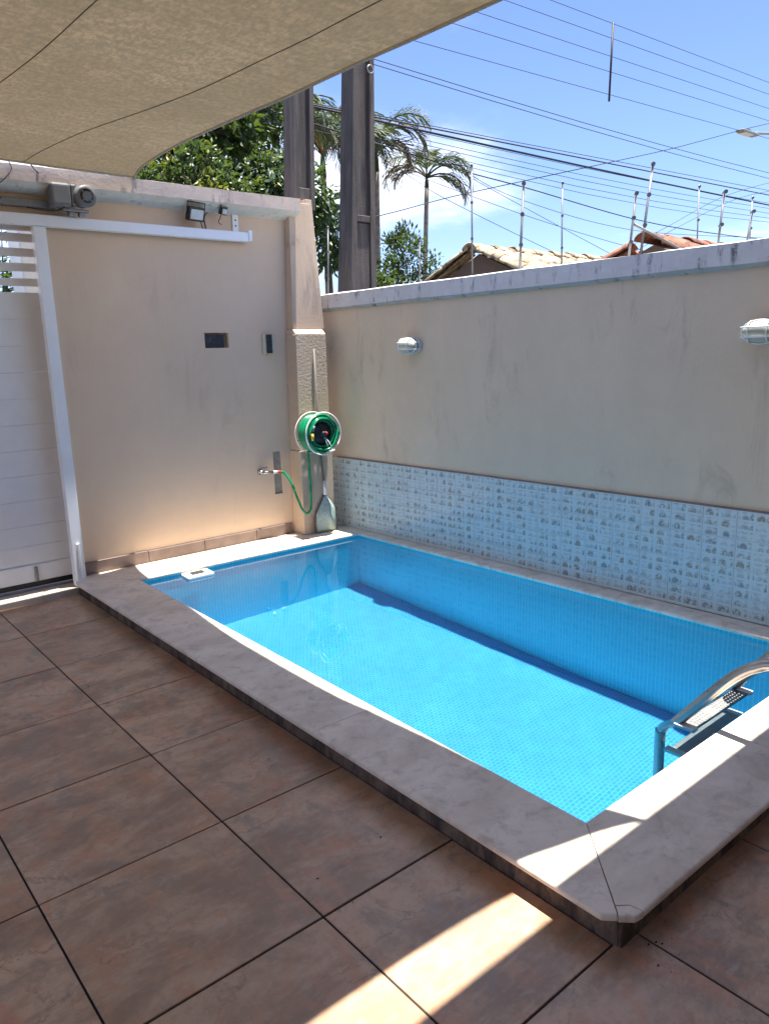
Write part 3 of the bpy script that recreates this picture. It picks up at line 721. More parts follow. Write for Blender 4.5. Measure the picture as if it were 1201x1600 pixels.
MB().tube(smoothpath([(3.205, 5.178, .644), (3.235, 5.165, .63), (3.265, 5.12, .55), (3.285, 5.075, .43), (3.31, 5.055, .34), (3.345, 5.045, .297), (3.380, 5.045, .31), (3.398, 5.045, .37), (3.398, 5.045, .50), (3.396, 5.045, .65), (3.398, 5.05, .80), (3.41, 5.05, .87)], 8), .0098, 10).build('tail', M['green'], hose)

# leaf skimmer net on its pole
nt_ = thing('pool_net', (3.53, 5.06, ZT), 'pale green leaf net on a long grey pole, propped in the corner', 'pool net')
MB().tube([(3.552, 5.062, .44), (3.528, 5.075, .85), (3.528, 5.088, 1.61)], .0095, 8).build('pole', M['alu'], nt_)
MB().tube([(3.553, 5.060, .42), (3.550, 5.062, .54)], [.016, .012], 10).build('socket', M['white_plastic'], nt_)
outl = [(3.552, .425), (3.495, .335), (3.452, .27), (3.443, .18), (3.447, .112), (3.55, .108), (3.650, .112), (3.658, .19), (3.648, .30), (3.600, .375)]
fpts = [(x, 5.055 + .05 * (z - .11), z) for x, z in outl]
MB().tube(fpts, .006, 6, closed=True).build('hoop', M['alu'], nt_)
rows = 12; cols = 10; vv = []; ff = []
def span(z):
    xsn = []
    for i in range(len(outl)):
        (xa, za), (xb, zb) = outl[i], outl[(i + 1) % len(outl)]
        if (za - z) * (zb - z) <= 0 and abs(za - zb) > 1e-6: xsn.append(xa + (xb - xa) * (z - za) / (zb - za))
    return min(xsn), max(xsn)
for j in range(rows + 1):
    z = .1125 + (.422 - .1125) * j / rows; xa, xb = span(z)
    for i in range(cols + 1):
        u = i / cols; x = xa + (xb - xa) * u
        bulge = math.sin(math.pi * u) * math.sin(math.pi * min(1, (j + .3) / rows))
        vv.append((x, 5.055 + .05 * (z - .11) - .045 * bulge - .035 * max(0, 1 - abs(u - .55 - .1 * math.sin(j * .7)) / .16) * bulge, z))
for j in range(rows):
    for i in range(cols):
        q = j * (cols + 1) + i; ff.append((q, q + 1, q + cols + 2, q + cols + 1))
mb_ = MB().add(vv, ff, 0, True); o = mb_.build('net_bag', M['net'], nt_)
sm_ = o.modifiers.new('thickness', 'SOLIDIFY'); sm_.thickness = .003

# floating white box at the far edge
sk = thing('skimmer_box', (2.25, 4.78, WATER), 'white plastic box with dark grey lid at the pool far edge', 'skimmer')
MB().prism([(2.115, 4.690), (2.315, 4.690), (2.325, 4.825), (2.125, 4.825)], .055, .092).build('housing', M['white_plastic'], sk, .012, 3)
MB().prism([(2.165, 4.722), (2.265, 4.722), (2.272, 4.800), (2.172, 4.800)], .0922, .0945).build('lid', M['grey_lid'], sk, .001, 1)
MB().prism([(2.14, 4.8255), (2.30, 4.8255), (2.30, 4.843), (2.14, 4.843)], .055, .075).build('hanger', M['white_plastic'], sk, .002, 1)
for o in list(sk.children): o.cycles.is_caustics_receiver = True

# ------------------------------------------------------------------ pool ladder
lad = thing('pool_ladder', (2.89, 1.2, ZT), 'stainless steel pool ladder with two arched handrails and perforated step', 'ladder')
prof = [(.962, ZT), (.962, .22), (.963, .33), (.985, .395), (1.03, .425), (1.075, .420), (1.11, .402), (1.154, .373), (1.21, .319), (1.28, .235), (1.353, .142), (1.416, .062), (1.455, .0), (1.475, -.06), (1.48, -.15), (1.48, -.98)]
for x in (2.66, 3.12):
    r_ = MB().tube(smoothpath([(x, y, z) for y, z in prof], 5), .0215, 16).build('handrail', M['steel'], lad); r_.cycles.is_caustics_receiver = True
    MB().lathe([(.045, 0), (.043, .012), (.024, .018)], Matrix.Translation((x, .962, ZT + .0005)), 20).build('foot_flange', M['steel'], lad)
    e_ = MB().tube([(x, 1.48, -.98), (x, 1.48, -1.0)], .026, 12).build('rubber_tip', M['white_plastic'], lad)
for (y, z) in ((1.365, .072), (1.40, -.19), (1.40, -.45)):
    s_ = MB().box(2.672, 3.108, y - .034, y + .034, z - .022, z).build('step', M['step'], lad, .006, 2); s_.cycles.is_caustics_receiver = True
    for x0, x1 in ((2.634, 2.6715), (3.1085, 3.146)):
        e = MB().box(x0, x1, y - .040, y + .048, z - .027, z + .004).build('end_cap', M['white_plastic'], s_, .007, 3); e.cycles.is_caustics_receiver = True
    if z > 0:
        for i in range(20):
            if 6 <= i < 9: continue
            for j in range(4):
                MB().lathe([(.0045, 0), (.0042, .0018), (.002, .0022)], Matrix.Translation((2.70 + .0195 * i + .004 * (j % 2), y - .024 + .016 * j, z + .0002)), 6).build('stud', M['grey_metal'], s_)

# ------------------------------------------------------------------ bulkhead lamps on the right wall
def bulkhead(s, z, label):
    t = thing('bulkhead_lamp', tuple(RW(s, 0, z)), label, 'wall lamp', 'caged bulkhead lamps on the wall')
    B = Matrix(((-RD.x, 0, RN.x, 0), (-RD.y, 0, RN.y, 0), (0, 1, 0, 0), (0, 0, 0, 1))); T = Matrix.Translation(RW(s, 0, z)) @ B   # local x along, y up, z out
    def ell(a, b, z_, tr, name, mat): 
        return MB().tube([T @ Vector((a * math.cos(2 * math.pi * k / 32), b * math.sin(2 * math.pi * k / 32), z_)) for k in range(32)], tr, 6, closed=True).build(name, mat, t)
    S = Matrix.Diagonal((1.0, .62, 1, 1))
    MB().lathe([(.100, .0005), (.105, .006), (.104, .022), (.094, .028)], T @ S, 32).build('base', M['lamp_base'], t)
    MB().lathe([(.088, .0285), (.090, .05), (.084, .075), (.066, .093), (.035, .102), (.008, .104)], T @ S, 32).build('globe', M['bulb_glass'], t)
    ell(.094, .058, .06, .0035, 'cage_ring', M['white_plastic'])
    for x in (-.045, .045):
        yy = .62 * math.sqrt(.098 ** 2 - x * x)
        MB().tube(smoothpath([T @ Vector(v) for v in ((x, yy, .028), (x, yy, .06), (x, yy * .75, .095), (x, 0, .108), (x, -yy * .75, .095), (x, -yy, .06), (x, -yy, .028))], 5), .0035, 6).build('cage_bar', M['white_plastic'], t)
    for y in (.024, -.024):
        MB().tube(smoothpath([T @ Vector(v) for v in ((-.098, y, .028), (-.096, y, .065), (-.07, y, .096), (0, y, .110), (.07, y, .096), (.096, y, .065), (.098, y, .028))], 5), .0035, 6).build('cage_bar', M['white_plastic'], t)
    return t
M['lamp_base'] = plain('dull_cream_base', (.52, .52, .48), .7)
tg = NT('frosted_lamp_glass'); tg.set(Base_Color=(.40, .42, .36), Roughness=.65); tg.b.inputs['Specular IOR Level'].default_value = .25; M['bulb_glass'] = tg.m
bulkhead(5.25 - 4.235, 1.605, 'caged oval bulkhead lamp on the wall near the hose reel')
bulkhead(5.25 - 1.715, 1.606, 'caged oval bulkhead lamp on the wall above the ladder end')

# ------------------------------------------------------------------ shade sail
right = smoothpath([(2.165, 5.092, 2.744), (2.115, 4.812, 2.755), (2.065, 4.251, 2.742), (1.975, 3.423, 2.674), (1.952, 2.956, 2.644), (1.946, 2.385, 2.629), (1.965, 2.134, 2.63), (1.986, 1.796, 2.632), (2.014, 1.352, 2.634), (2.135, 0.97, 2.655)], 5)
near = smoothpath([(2.135, 0.97, 2.655), (2.0, 1.025, 2.66), (1.845, 1.068, 2.665), (1.705, 1.105, 2.67), (1.50, 1.128, 2.675), (1.25, 1.138, 2.68), (.8, 1.14, 2.68), (.2, 1.10, 2.69), (-.6, 1.04, 2.70), (-1.6, .97, 2.71)], 5)
back = smoothpath([(2.165, 5.092, 2.744), (1.96, 5.035, 2.733), (1.70, 5.02, 2.730), (1.335, 5.005, 2.732), (.8, 5.0, 2.735), (.1, 5.03, 2.74), (-.8, 5.07, 2.75), (-1.6, 5.12, 2.76)], 5)
left = smoothpath([(-1.6, 5.12, 2.76), (-1.45, 4.2, 2.75), (-1.40, 3.0, 2.74), (-1.45, 1.9, 2.73), (-1.6, .97, 2.71)], 5)
def along(path, t):
    L = [0]; 
    for p, q in zip(path[:-1], path[1:]): L.append(L[-1] + (q - p).length)
    d = t * L[-1]
    for i in range(len(path) - 1):
        if d <= L[i + 1] + 1e-9: return path[i].lerp(path[i + 1], (d - L[i]) / max(1e-9, L[i + 1] - L[i]))
    return path[-1]
def sail_pt(u, v):        # u: right -> left, v: back -> near
    r_, l_, b1, n1_ = along(right, v), along(left, v), along(back, u), along(near, u)
    p = r_ * (1 - u) + l_ * u + b1 * (1 - v) + n1_ * v - (right[0] * (1 - u) * (1 - v) + back[-1] * u * (1 - v) + right[-1] * (1 - u) * v + near[-1] * u * v)
    k = math.sin(math.pi * u) * math.sin(math.pi * v)
    return p + Vector((0, 0, -.006 * k + .002 * noise.noise((u * 9, v * 6, 0)) * k * 2 + .004 * math.sin(u * 26 + v * 5) * max(0, .22 - v) * 2 * math.sin(math.pi * u)))
sail = thing('shade_sail', (2.165, 5.092, 2.744), 'beige shade sail with mildew stains stretched over the patio', 'shade sail')
NU, NV = 60, 60; vv = [sail_pt(i / NU, j / NV) for j in range(NV + 1) for i in range(NU + 1)]
ff = [(j * (NU + 1) + i, j * (NU + 1) + i + 1, (j + 1) * (NU + 1) + i + 1, (j + 1) * (NU + 1) + i) for j in range(NV) for i in range(NU)]
MB().add(vv, ff, 0, True).build('cloth', M['sail'], sail)
for xb, xn, bow in ((1.465, 1.78, -.020), (.93, 1.07, -.01), (.40, .38, 0), (-.15, -.3, 0), (-.7, -.95, 0)):      # straight seams
    pts = []
    for j in range(0, 41):
        v = j / 40; lo, hi = 0.0, 1.0
        for _ in range(30):
            m_ = (lo + hi) / 2; q = sail_pt(m_, v); tt = (4.95 - q.y) / 3.9; want = xb + (xn - xb) * tt - bow * math.sin(math.pi * min(1, max(0, tt * 1.7)))
            if q.x > want: lo = m_
            else: hi = m_
        pts.append(sail_pt(lo, v) - Vector((0, 0, .0025)))
    MB().tube(pts, .0019, 5).build('seam', M['seam'], sail)
for pth in (right, near, back, left):
    MB().tube([p - Vector((0, 0, .003)) for p in pth], .0075, 6).build('hem', M['hem'], sail)
MB().tube([(2.169 + .014 * math.cos(k * .4), 5.098 + .004 * k / 15, 2.744 + .014 * math.sin(k * .4)) for k in range(16)], .004, 6).build('corner_ring', M['grey_metal'], sail)
MB().tube([(2.169, 5.1, 2.744), (2.173, 5.111999999999999, 2.724), (2.175, 5.104, 2.704)], .005, 6).build('corner_hook', M['grey_metal'], sail)
MB().tube([(1.50, 5.02, 2.731), (1.54, 5.085, 2.715), (1.57, 5.105, 2.70)], .0045, 6).build('tie_cord', M['grey_metal'], sail)
MB().tube([(2.135, .97, 2.655), (2.14, .95, 2.705)], .006, 6).build('corner_hook', M['grey_metal'], sail)

# ------------------------------------------------------------------ house behind the camera with its porch roof
hs = thing('house', (0, -2.6, 0), 'house with a flat porch roof along the patio', 'house')
MB().box(-6, 3.70, -5.5, .958, 2.70, 2.86).build('porch_roof', M['ceiling'], hs)
MB().box(-6, 3.70, -5.5, -2.6, 0.0, 2.6995).build('wall', M['house'], hs)

# ------------------------------------------------------------------ neighbours over the wall
def barrel(length, w, h, n=8, th=.014):
    b = MB(); vv = []; ff = []
    for (x, tw) in ((0, 1.0), (length, .86)):
        for rr in (1.0, 1.0 - th / h):
            for k in range(n + 1):
                t = math.pi * k / n; vv.append((x, math.cos(t) * w / 2 * tw * (rr if rr == 1 else 1 - 2 * th / w), math.sin(t) * h * tw * rr))
    m = n + 1
    for k in range(n):
        ff += [(k, k + 1, 2 * m + k + 1, 2 * m + k), (m + k, 3 * m + k, 3 * m + k + 1, m + k + 1), (k, m + k, m + k + 1, k + 1), (2 * m + k, 2 * m + k + 1, 3 * m + k + 1, 3 * m + k)]
    ff += [(0, 2 * m, 3 * m, m), (n, m + n, 3 * m + n, 2 * m + n)]
    b.add(vv, ff, 0, True); return b
def neighbour(x0, x1, yc, zr, half, pitch, mat, label):
    t = thing('house', (x0, yc, -.16), label, 'house', 'clay tiled houses beyond the wall')
    ze = zr - half * math.tan(pitch)
    MB().box(x0 + .12, x1, yc - half + .25, yc + half - .25, -.16, ze + .02).build('wall', M['house'], t)
    b = MB(); b.add([(x0 + .10, yc - half, ze - .03), (x0 + .10, yc + half, ze - .03), (x0 + .10, yc, zr - .03), (x1, yc - half, ze - .03), (x1, yc + half, ze - .03), (x1, yc, zr - .03)],
                    [(0, 1, 2), (3, 5, 4), (0, 2, 5, 3), (1, 4, 5, 2), (0, 3, 4, 1)]).build('gable', M['gable'], t)
    me = barrel(.42, .19, .062).mesh('roof_tile'); me.materials.append(mat)
    me2 = barrel(.46, .23, .085).mesh('ridge_tile'); me2.materials.append(mat)
    L = half / math.cos(pitch)
    rows = int(L / .34); cols = int((x1 - x0) / .185)
    for side in (-1, 1):
        rot = Matrix.Rotation(-side * R(90), 4, 'Z') @ Matrix.Identity(4)
        for i in range(cols):
            for j in range(rows):
                if side == 1 and i > 2: continue
                # tile runs from its lower end up the slope
                dd = (L + .05) - j * .34
                p = Vector((x0 + .10 + .185 * i, yc + side * dd * math.cos(pitch), zr - dd * math.sin(pitch) + .012))
                o = bpy.data.objects.new('roof_tile', me); COL.objects.link(o)
                o.matrix_basis = Matrix.Translation(p) @ Matrix.Rotation(-side * R(90), 4, 'Z') @ Matrix.Rotation(-pitch + rng.uniform(-.03, .03), 4, 'Y') @ Matrix.Rotation(rng.uniform(-.03, .03), 4, 'Z')
                attach(o, t)
    # verge tiles down the gable edge and ridge tiles
    for side in (-1, 1):
        for j in range(rows + 1):
            dd = (L + .08) - j * .36
            if dd < .42: continue
            p = Vector((x0 + .03, yc + side * dd * math.cos(pitch), zr - dd * math.sin(pitch) + .03))
            o = bpy.data.objects.new('verge_tile', me2); COL.objects.link(o)
            o.matrix_basis = Matrix.Translation(p) @ Matrix.Rotation(-side * R(90), 4, 'Z') @ Matrix.Rotation(-pitch, 4, 'Y'); attach(o, t)
    for i in range(int((x1 - x0) / .38)):
        o = bpy.data.objects.new('ridge_tile', me2); COL.objects.link(o)
        o.matrix_basis = Matrix.Translation((x0 - .08 + .38 * i, yc + rng.uniform(-.01, .01), zr + .0 + rng.uniform(-.006, .006))) @ Matrix.Rotation(R(2), 4, 'Y'); attach(o, t)
    return t
neighbour(7.0, 10.6, 6.62, 2.74, 1.7, R(24), M['roof_tan'], 'house with mildewed tan clay tile roof beyond the white-capped wall')
neighbour(7.0, 9.6, 4.28, 2.555, 1.2, R(22), M['roof_red'], 'house with reddish clay tile roof beyond the white-capped wall')

G1 = 'electric fence posts along the wall tops'
fence_post((4.00, 4.335, 1.95), (4.00, 4.33, 2.37), .008, 4, 'thin fence post on the wall in front of the small palm trunk')
fence_post((3.99, 5.50, 1.95), (4.0, 5.47, 2.63), .008, 4, 'thin fence post between the two concrete utility poles')
fence_post((3.965, 3.345, 1.95), (4.0, 3.34, 2.60), .012, 4, 'stout fence post on the wall beside the tan tiled roof')
fence_post((3.98, 2.56, 1.95), (4.0, 2.53, 2.40), .010, 4, 'fence post on the wall just before the red tiled roof')
fence_post((3.98, 2.035, 1.95), (4.0, 2.02, 2.32), .009, 3, 'fence post on the wall past the red tiled roof')
fence_post((3.98, 1.89, 1.95), (4.0, 1.87, 2.20), .008, 2, 'short stubby fence post on the wall past the red roof')
nw = tag(MB().box(4.3, 9.8, 4.36, 4.48, -.16, 2.05).build('neighbour_wall', M['house']), 'low pale dividing wall between neighbouring plots behind the capped wall', 'wall')
fence_post((4.66, 4.42, 2.05), (4.66, 4.42, 3.0), .010, 4, 'tall fence post rising at the gable of the tan roof')
fence_post((5.83, 4.42, 2.05), (5.82, 4.42, 3.0), .010, 4, 'tall fence post rising over the ridge of the tan roof')
fence_post((8.23, 4.42, 2.05), (8.19, 4.42, 3.23), .012, 4, 'tall thin fence post just past the red roof ridge')
fence_post((9.45, 4.42, 2.05), (9.43, 4.42, 3.24), .012, 4, 'farthest thin fence post beyond the red roof')
fence_post((6.86, 4.28, 2.30), (6.99, 4.25, 3.27), .018, 4, 'leaning double fence post at the gable of the red roof')
tag(MB().tube([(4.0, 2.535, 2.23), (4.6, 2.62, 2.16), (5.2, 2.7, 2.10)], .008, 6).build('brace_rod', M['grey_metal']), 'slanting grey brace rod beside the red tiled roof', 'rod')

# ------------------------------------------------------------------ street cables
YC = 9.0; FS = YC / 6.5
def zc(z): return (z - 1.56) * FS + 1.56
def cable(z0, z1, y, r, label, group, xa=-16, xb=46, sag=.0, name='overhead_cable', x0=7.5, x1=20.0):
    """z0 at x0, z1 at x1 (extended to both ends)"""
    pts = []
    for k in range(25):
        x = xa + (xb - xa) * k / 24
        t = (x - x0) / (x1 - x0)
        pts.append((x, y, z0 + (z1 - z0) * t - sag * (4 * t * (1 - t) if 0 <= t <= 1 else 0)))
    o = MB().tube(pts, r, 5).build(name, M['cable']); return tag(o, label, 'cable', group)
HL = '%s of the five power lines tied by the vertical spacer rod'
for z, od in ((5.71, 'topmost'), (5.53, 'second'), (5.31, 'third'), (5.12, 'fourth'), (4.84, 'lowest')):
    cable(zc(z), zc(z + .18), YC, .0055, HL % od, 'upper power lines', x0=11, x1=20)
ML = '%s cable of the parallel pair strung below the power lines'
for z0, z1, od in ((4.50, 4.47, 'upper'), (4.45, 4.38, 'lower')): cable(zc(z0), zc(z1), YC, .0065, ML % od, 'pair of middle cables', sag=.06)
cable(zc(3.97), zc(4.18), YC, .006, 'thin black cable just above the thick telephone bundle', None)
cable(zc(3.945), zc(4.10), YC - .02, .012, 'thick black telephone cable, upper of the two bundles', None)
cable(zc(3.925), zc(3.945), YC + .02, .017, 'thickest black telephone cable sagging above the tiled roofs', None, sag=.02)
LL = '%s thin telephone wire counting down from the thick bundle'
for z0, z1, s, od in ((3.90, 3.97, .05, 'first'), (3.86, 3.90, .08, 'second'), (3.82, 3.82, .10, 'third'), (3.76, 3.74, .12, 'fourth'), (3.68, 3.64, .16, 'fifth')):
    cable(zc(z0), zc(z1), YC + rng.uniform(-.1, .1), .0048, LL % od, 'telephone wires under the bundle', sag=s)
def free_cable(pts, r, label, group=None): return tag(MB().tube(smoothpath(pts, 8), r, 5).build('overhead_cable', M['cable']), label, 'cable', group)
sp = tag(MB().tube([(13.27, YC, zc(5.77)), (13.21, YC, zc(4.80))], .020, 8).build('line_spacer', M['cable']), 'dark vertical spacer rod joining the high power lines', 'spacer')
# street lamp on the far right with the wire that runs to it
lp = thing('street_lamp', (22, YC, -.16), 'street lamp head on a long arm above the cables', 'street lamp')
hx, hz = 18.35, zc(4.99)
MB().tube([(22, YC, -.16), (22, YC, hz + .25)], [.11, .08], 12).build('post', M['pole'], lp)
MB().tube(smoothpath([(22, YC, hz + .1), (20.6, YC, hz + .22), (19.1, YC, hz + .05)]), .03, 8).build('arm', M['grey_metal'], lp)
MB().box(18.35, 19.15, YC - .10, YC + .10, hz - .03, hz + .03).build('lamp_head', M['grey_metal'], lp, .04, 3)
MB().box(18.45, 18.9, YC - .09, YC + .09, hz - .045, hz - .0305).build('lens', M['lens'], lp, .01, 2)
MB().box(18.7, 18.85, YC - .03, YC + .03, hz + .0305, hz + .09).build('light_sensor', M['grey_plastic'], lp, .01, 2)
free_cable([(6.6, 9, 3.30), (7.87, 9, 3.63), (8.95, 9, 3.93), (10.41, 9, 4.29), (13.41, 9, 5.02), (15.63, 9, 5.57), (19.1, 9, 6.5), (22, 9, 7.2)], .0075, 'black wire climbing across the sky to the street lamp')
free_cable([(4.3, 8.9, 4.75), (8.15, 9, 4.47), (9.32, 9, 4.36), (10.9, 9, 4.27), (14.23, 9, 4.04), (17.51, 9, 4.0), (22, 9, 4.1), (30, 9, 4.4)], .010, 'heavier black wire sagging low towards the red roof')
for pl, lb in (([(8.3, 9, 4.62), (9.32, 9, 4.36), (10.55, 9, 4.09), (13.31, 9, 3.85), (16.32, 9, 3.89), (24, 9, 4.3)], 'thin wire sagging just under the heavier low wire'),
               ([(7.6, 9, 4.28), (8.95, 9, 4.08), (11.11, 9, 3.79), (13.69, 9, 3.53), (17, 9, 3.3)], 'thin wire sloping gently down behind the red roof'),
               ([(7.3, 9, 4.45), (8.14, 9, 4.15), (8.95, 9, 3.89), (11.5, 9, 3.29), (13, 9, 3.0)], 'steep thin wire dropping behind the tan roof ridge'),
               ([(8.3, 9, 4.6), (9.75, 9, 4.21), (13.24, 9, 3.37), (15, 9, 3.0)], 'thin wire dropping into the gap between the tiled roofs'),
               ([(13.6, 9, 3.35), (15.44, 9, 3.99), (18.03, 9, 4.89), (22, 9, 5.8)], 'steeper of two thin wires climbing from behind the red roof'),
               ([(14.2, 9, 3.4), (16.09, 9, 4.09), (18.68, 9, 4.9), (22, 9, 5.5)], 'flatter of two thin wires climbing from behind the red roof')):
    free_cable(pl, .005, lb, 'service wires over the roofs')

# ------------------------------------------------------------------ trees and palms
def leaf_mesh(b, p, d, n, L, w, mi=0):
    d = d.normalized(); sd = d.cross(n)
    sd = sd.normalized() if sd.length > 1e-4 else d.orthogonal().normalized()
    up = sd.cross(d)
    b.add([p, p + d * L * .45 + sd * w - up * w * .25, p + d * L, p + d * L * .45 - sd * w - up * w * .25, p + d * L * .5 + up * w * .2],
          [(0, 1, 4), (1, 2, 4), (2, 3, 4), (3, 0, 4)], mi, False)
def rv(): return Vector((rng.gauss(0, 1), rng.gauss(0, 1), rng.gauss(0, 1))).normalized()
def tree(base, blobs, n, L, mats, label, group=None, droop=.3, trunk_r=.12, cluster=.22, name='tree', cat='tree', split=(1.0,), bark='bark'):
    """blobs: list of (centre, radii, weight)"""
    base = Vector(base); t = thing(name, tuple(base), label, cat, group)
    b = MB(); tb = MB(); top = base.lerp(Vector(blobs[0][0]), .8)
    mid = base.lerp(top, .5) + Vector((rng.uniform(-.15, .15), rng.uniform(-.15, .15), 0))
    tb.tube(smoothpath([base, mid, top], 5), [trunk_r * (1 - .06 * i) for i in range(11)], 8)
    for c, rad, wgt in blobs:
        c = Vector(c); tb.tube(smoothpath([mid.lerp(top, rng.uniform(.3, 1)), mid.lerp(c, .6) + rv() * .1, c], 4), [trunk_r * .55 * (1 - .09 * i) for i in range(9)], 6)
        m = max(1, int(n * wgt)); ncl = max(6, m // 28)
        cls = []
        for _ in range(ncl):
            q = rv() * (rng.uniform(.25, 1) ** .45); cls.append(c + Vector((q.x * rad[0], q.y * rad[1], q.z * rad[2])))
        for q in cls[::3]:
            tb.tube([c.lerp(q, .15), c.lerp(q, .6) + rv() * .06, q], [trunk_r * .2, trunk_r * .13, trunk_r * .06], 5)
        for _ in range(m):
            ci = rng.randrange(len(cls)); q = cls[ci]; p = q + rv() * cluster * rng.random() ** .6
            out = (p - c); out = out.normalized() if out.length > 1e-4 else rv()
            d = out * .6 + rv() * .8 + Vector((0, 0, -droop)); k = min(1.0, max(0.0, .5 + 1.5 * noise.noise(p * 2.6) + rng.uniform(-.12, .12))); mi = 0
            acc = 0
            for qi, sp_ in enumerate(split):
                acc += sp_
                if k <= acc: mi = qi; break
            leaf_mesh(b, p, d, rv() * .6 + Vector((0, 0, 1)), L * rng.uniform(.7, 1.25), L * rng.uniform(.18, .28), mi)
    tb.build('trunk', M[bark], t); b.build('crown', [M[m] for m in mats], t)
    return t
G_T = 'trees beyond the back wall'
tree((4.6, 9.6, -.16), [((4.75, 9.6, 4.3), (1.1, .9, .95), .5), ((5.6, 9.8, 5.0), (.9, .8, .8), .3), ((3.7, 9.8, 4.6), (.9, .8, .8), .2)], 9000, .15, ['leaf_dark', 'leaf_mid'], 'dense dark green tree filling the gap under the sail', G_T, .5, .14, .26, split=(.75, .25))
tree((4.3, 8.4, -.16), [((4.25, 8.4, 3.42), (.55, .5, .5), .55), ((3.75, 8.5, 3.35), (.5, .4, .4), .45)], 3600, .085, ['leaf_dark', 'leaf_yellow'], 'shrub with yellow leaf tips above the wall coping', G_T, .1, .06, .16, name='shrub', cat='shrub', split=(.88, .12))
tree((5.2, 8.6, -.16), [((5.15, 8.6, 3.55), (.5, .5, .45), .6), ((4.85, 8.7, 3.3), (.4, .4, .35), .4)], 3000, .085, ['leaf_dark', 'leaf_yellow'], 'sparser shrub with a few yellow tips beside the dark tree', G_T, .1, .06, .15, name='shrub', cat='shrub', split=(.93, .07))
tree((5.75, 8.5, -.16), [((5.65, 8.5, 3.55), (.5, .45, .42), .6), ((5.35, 8.6, 3.25), (.45, .4, .35), .4)], 3600, .12, ['leaf_dark', 'leaf_blue'], 'dark drooping bush close beside the plastered utility pole', G_T, .9, .07, .2, name='bush', cat='bush', split=(.7, .3))
tree((6.75, 9.3, -.16), [((6.82, 9.3, 3.55), (.26, .3, .28), .45), ((6.75, 9.3, 3.1), (.32, .35, .33), .55)], 900, .13, ['leaf_blue', 'leaf_mid'], 'tree with drooping blue green leaves between the utility poles', G_T, .9, .05, .2, split=(.7, .3))
tree((8.0, 9.1, -.16), [((8.1, 9.1, 3.05), (.30, .3, .42), .55), ((8.62, 9.15, 2.8), (.26, .3, .28), .2), ((7.65, 9.1, 2.72), (.26, .3, .25), .25)], 1900, .085, ['leaf_mid', 'leaf_dark'], 'small leafy tree over the white capping beside the pole', G_T, -.2, .04, .14, split=(.6, .4))
tree((6.7, 8.2, -.16), [((6.72, 8.2, 2.35), (.28, .3, .28), 1.0)], 700, .09, ['leaf_dark', 'leaf_mid'], 'low dark bush seen through the slot between the poles', G_T, .2, .04, .14, name='bush', cat='bush', split=(.7, .3))
tree((10.9, 12.6, -.16), [((10.95, 12.6, 3.9), (.16, .16, .2), 1.0)], 130, .07, ['leaf_dark'], 'wispy bare twig growth against the small palm trunk', G_T, .1, .02, .12, name='sapling')
tree((2.3, 9.2, -.16), [((2.3, 9.2, 2.2), (.9, .5, .9), .4), ((3.2, 9.3, 2.3), (.8, .5, .9), .3), ((1.2, 9.3, 2.1), (.9, .5, .8), .3)], 7000, .11, ['leaf_dark', 'leaf_mid'], 'dark green hedge across the street seen through the gate slats', G_T, .1, .06, .2, name='hedge', cat='hedge', split=(.75, .25))

def frond(b, origin, az, elev, length, droop, width, mi=0, n=30, dry=0.0):
    o = Vector(origin); hd = Vector((math.cos(az), math.sin(az), 0)); pts = []; p = o.copy(); el = elev
    st = length / 14
    for i in range(15):
        pts.append(p.copy()); d = hd * math.cos(el) + Vector((0, 0, math.sin(el))); p = p + d * st; el -= droop / 14 * (1 + i * .12)
    b.tube(pts, [.022 * (1 - i / 16) * length / 1.6 + .003 for i in range(15)], 5, mi=mi)
    side = hd.cross(Vector((0, 0, 1)))
    for k in range(n):
        t = .16 + .84 * k / n; f = t * 13.99; i = int(f); q = pts[i].lerp(pts[min(14, i + 1)], f - i)
        tan = (pts[min(14, i + 1)] - pts[i]).normalized()
        ll = width * (math.sin(math.pi * (.12 + .86 * t)) ** .6) * rng.uniform(.85, 1.1)
        for s in (-1, 1):
            d = (side * s * .8 + tan * .75 + Vector((0, 0, rng.uniform(-.25, .25)))).normalized()
            w = ll * .035 + .003
            m1 = q + d * ll * .5; m2 = q + d * ll * .8 + Vector((0, 0, -ll * .10)); e = q + d * ll * .98 + Vector((0, 0, -ll * .26)) 
            ww = tan * w
            b.add([q - ww * .5, q + ww * .5, m1 + ww, m1 - ww, m2 + ww * .7, m2 - ww * .7, e], [(0, 1, 2, 3), (3, 2, 4, 5), (5, 4, 6)], mi)
def palm(base, crown, fronds, label, r=.06, bend=.2, scale=1.0, dryset=(), shaft=.5):
    base, crown = Vector(base), Vector(crown)
    t = thing('palm_tree', tuple(base), label, 'palm tree', 'palm trees along the street')
    mid = base.lerp(crown, .55) + Vector((bend * .4, 0, 0))
    pth = smoothpath([base, mid, crown], 10)
    MB().tube(pth, [r * (1.25 - .4 * i / 20) * (1 + .06 * (i % 2)) for i in range(21)], 10).build('trunk', M['palm_bark'], t)
    MB().tube([crown, crown + Vector((0, 0, shaft * .5)), crown + Vector((0, 0, shaft))], [r * .95, r * .75, r * .3], 8).build('crownshaft', M['frond'], t)
    for i, (az, el, ln, dr, wd, dry) in enumerate(fronds):
        b = MB(); frond(b, crown + Vector((0, 0, shaft * .75)), R(az), R(el), ln * scale, R(dr), wd * scale, n=34)
        b.build('frond', M['frond_dry'] if dry == 1 else M['frond_red'] if dry == 2 else M['frond'], t)
    return t
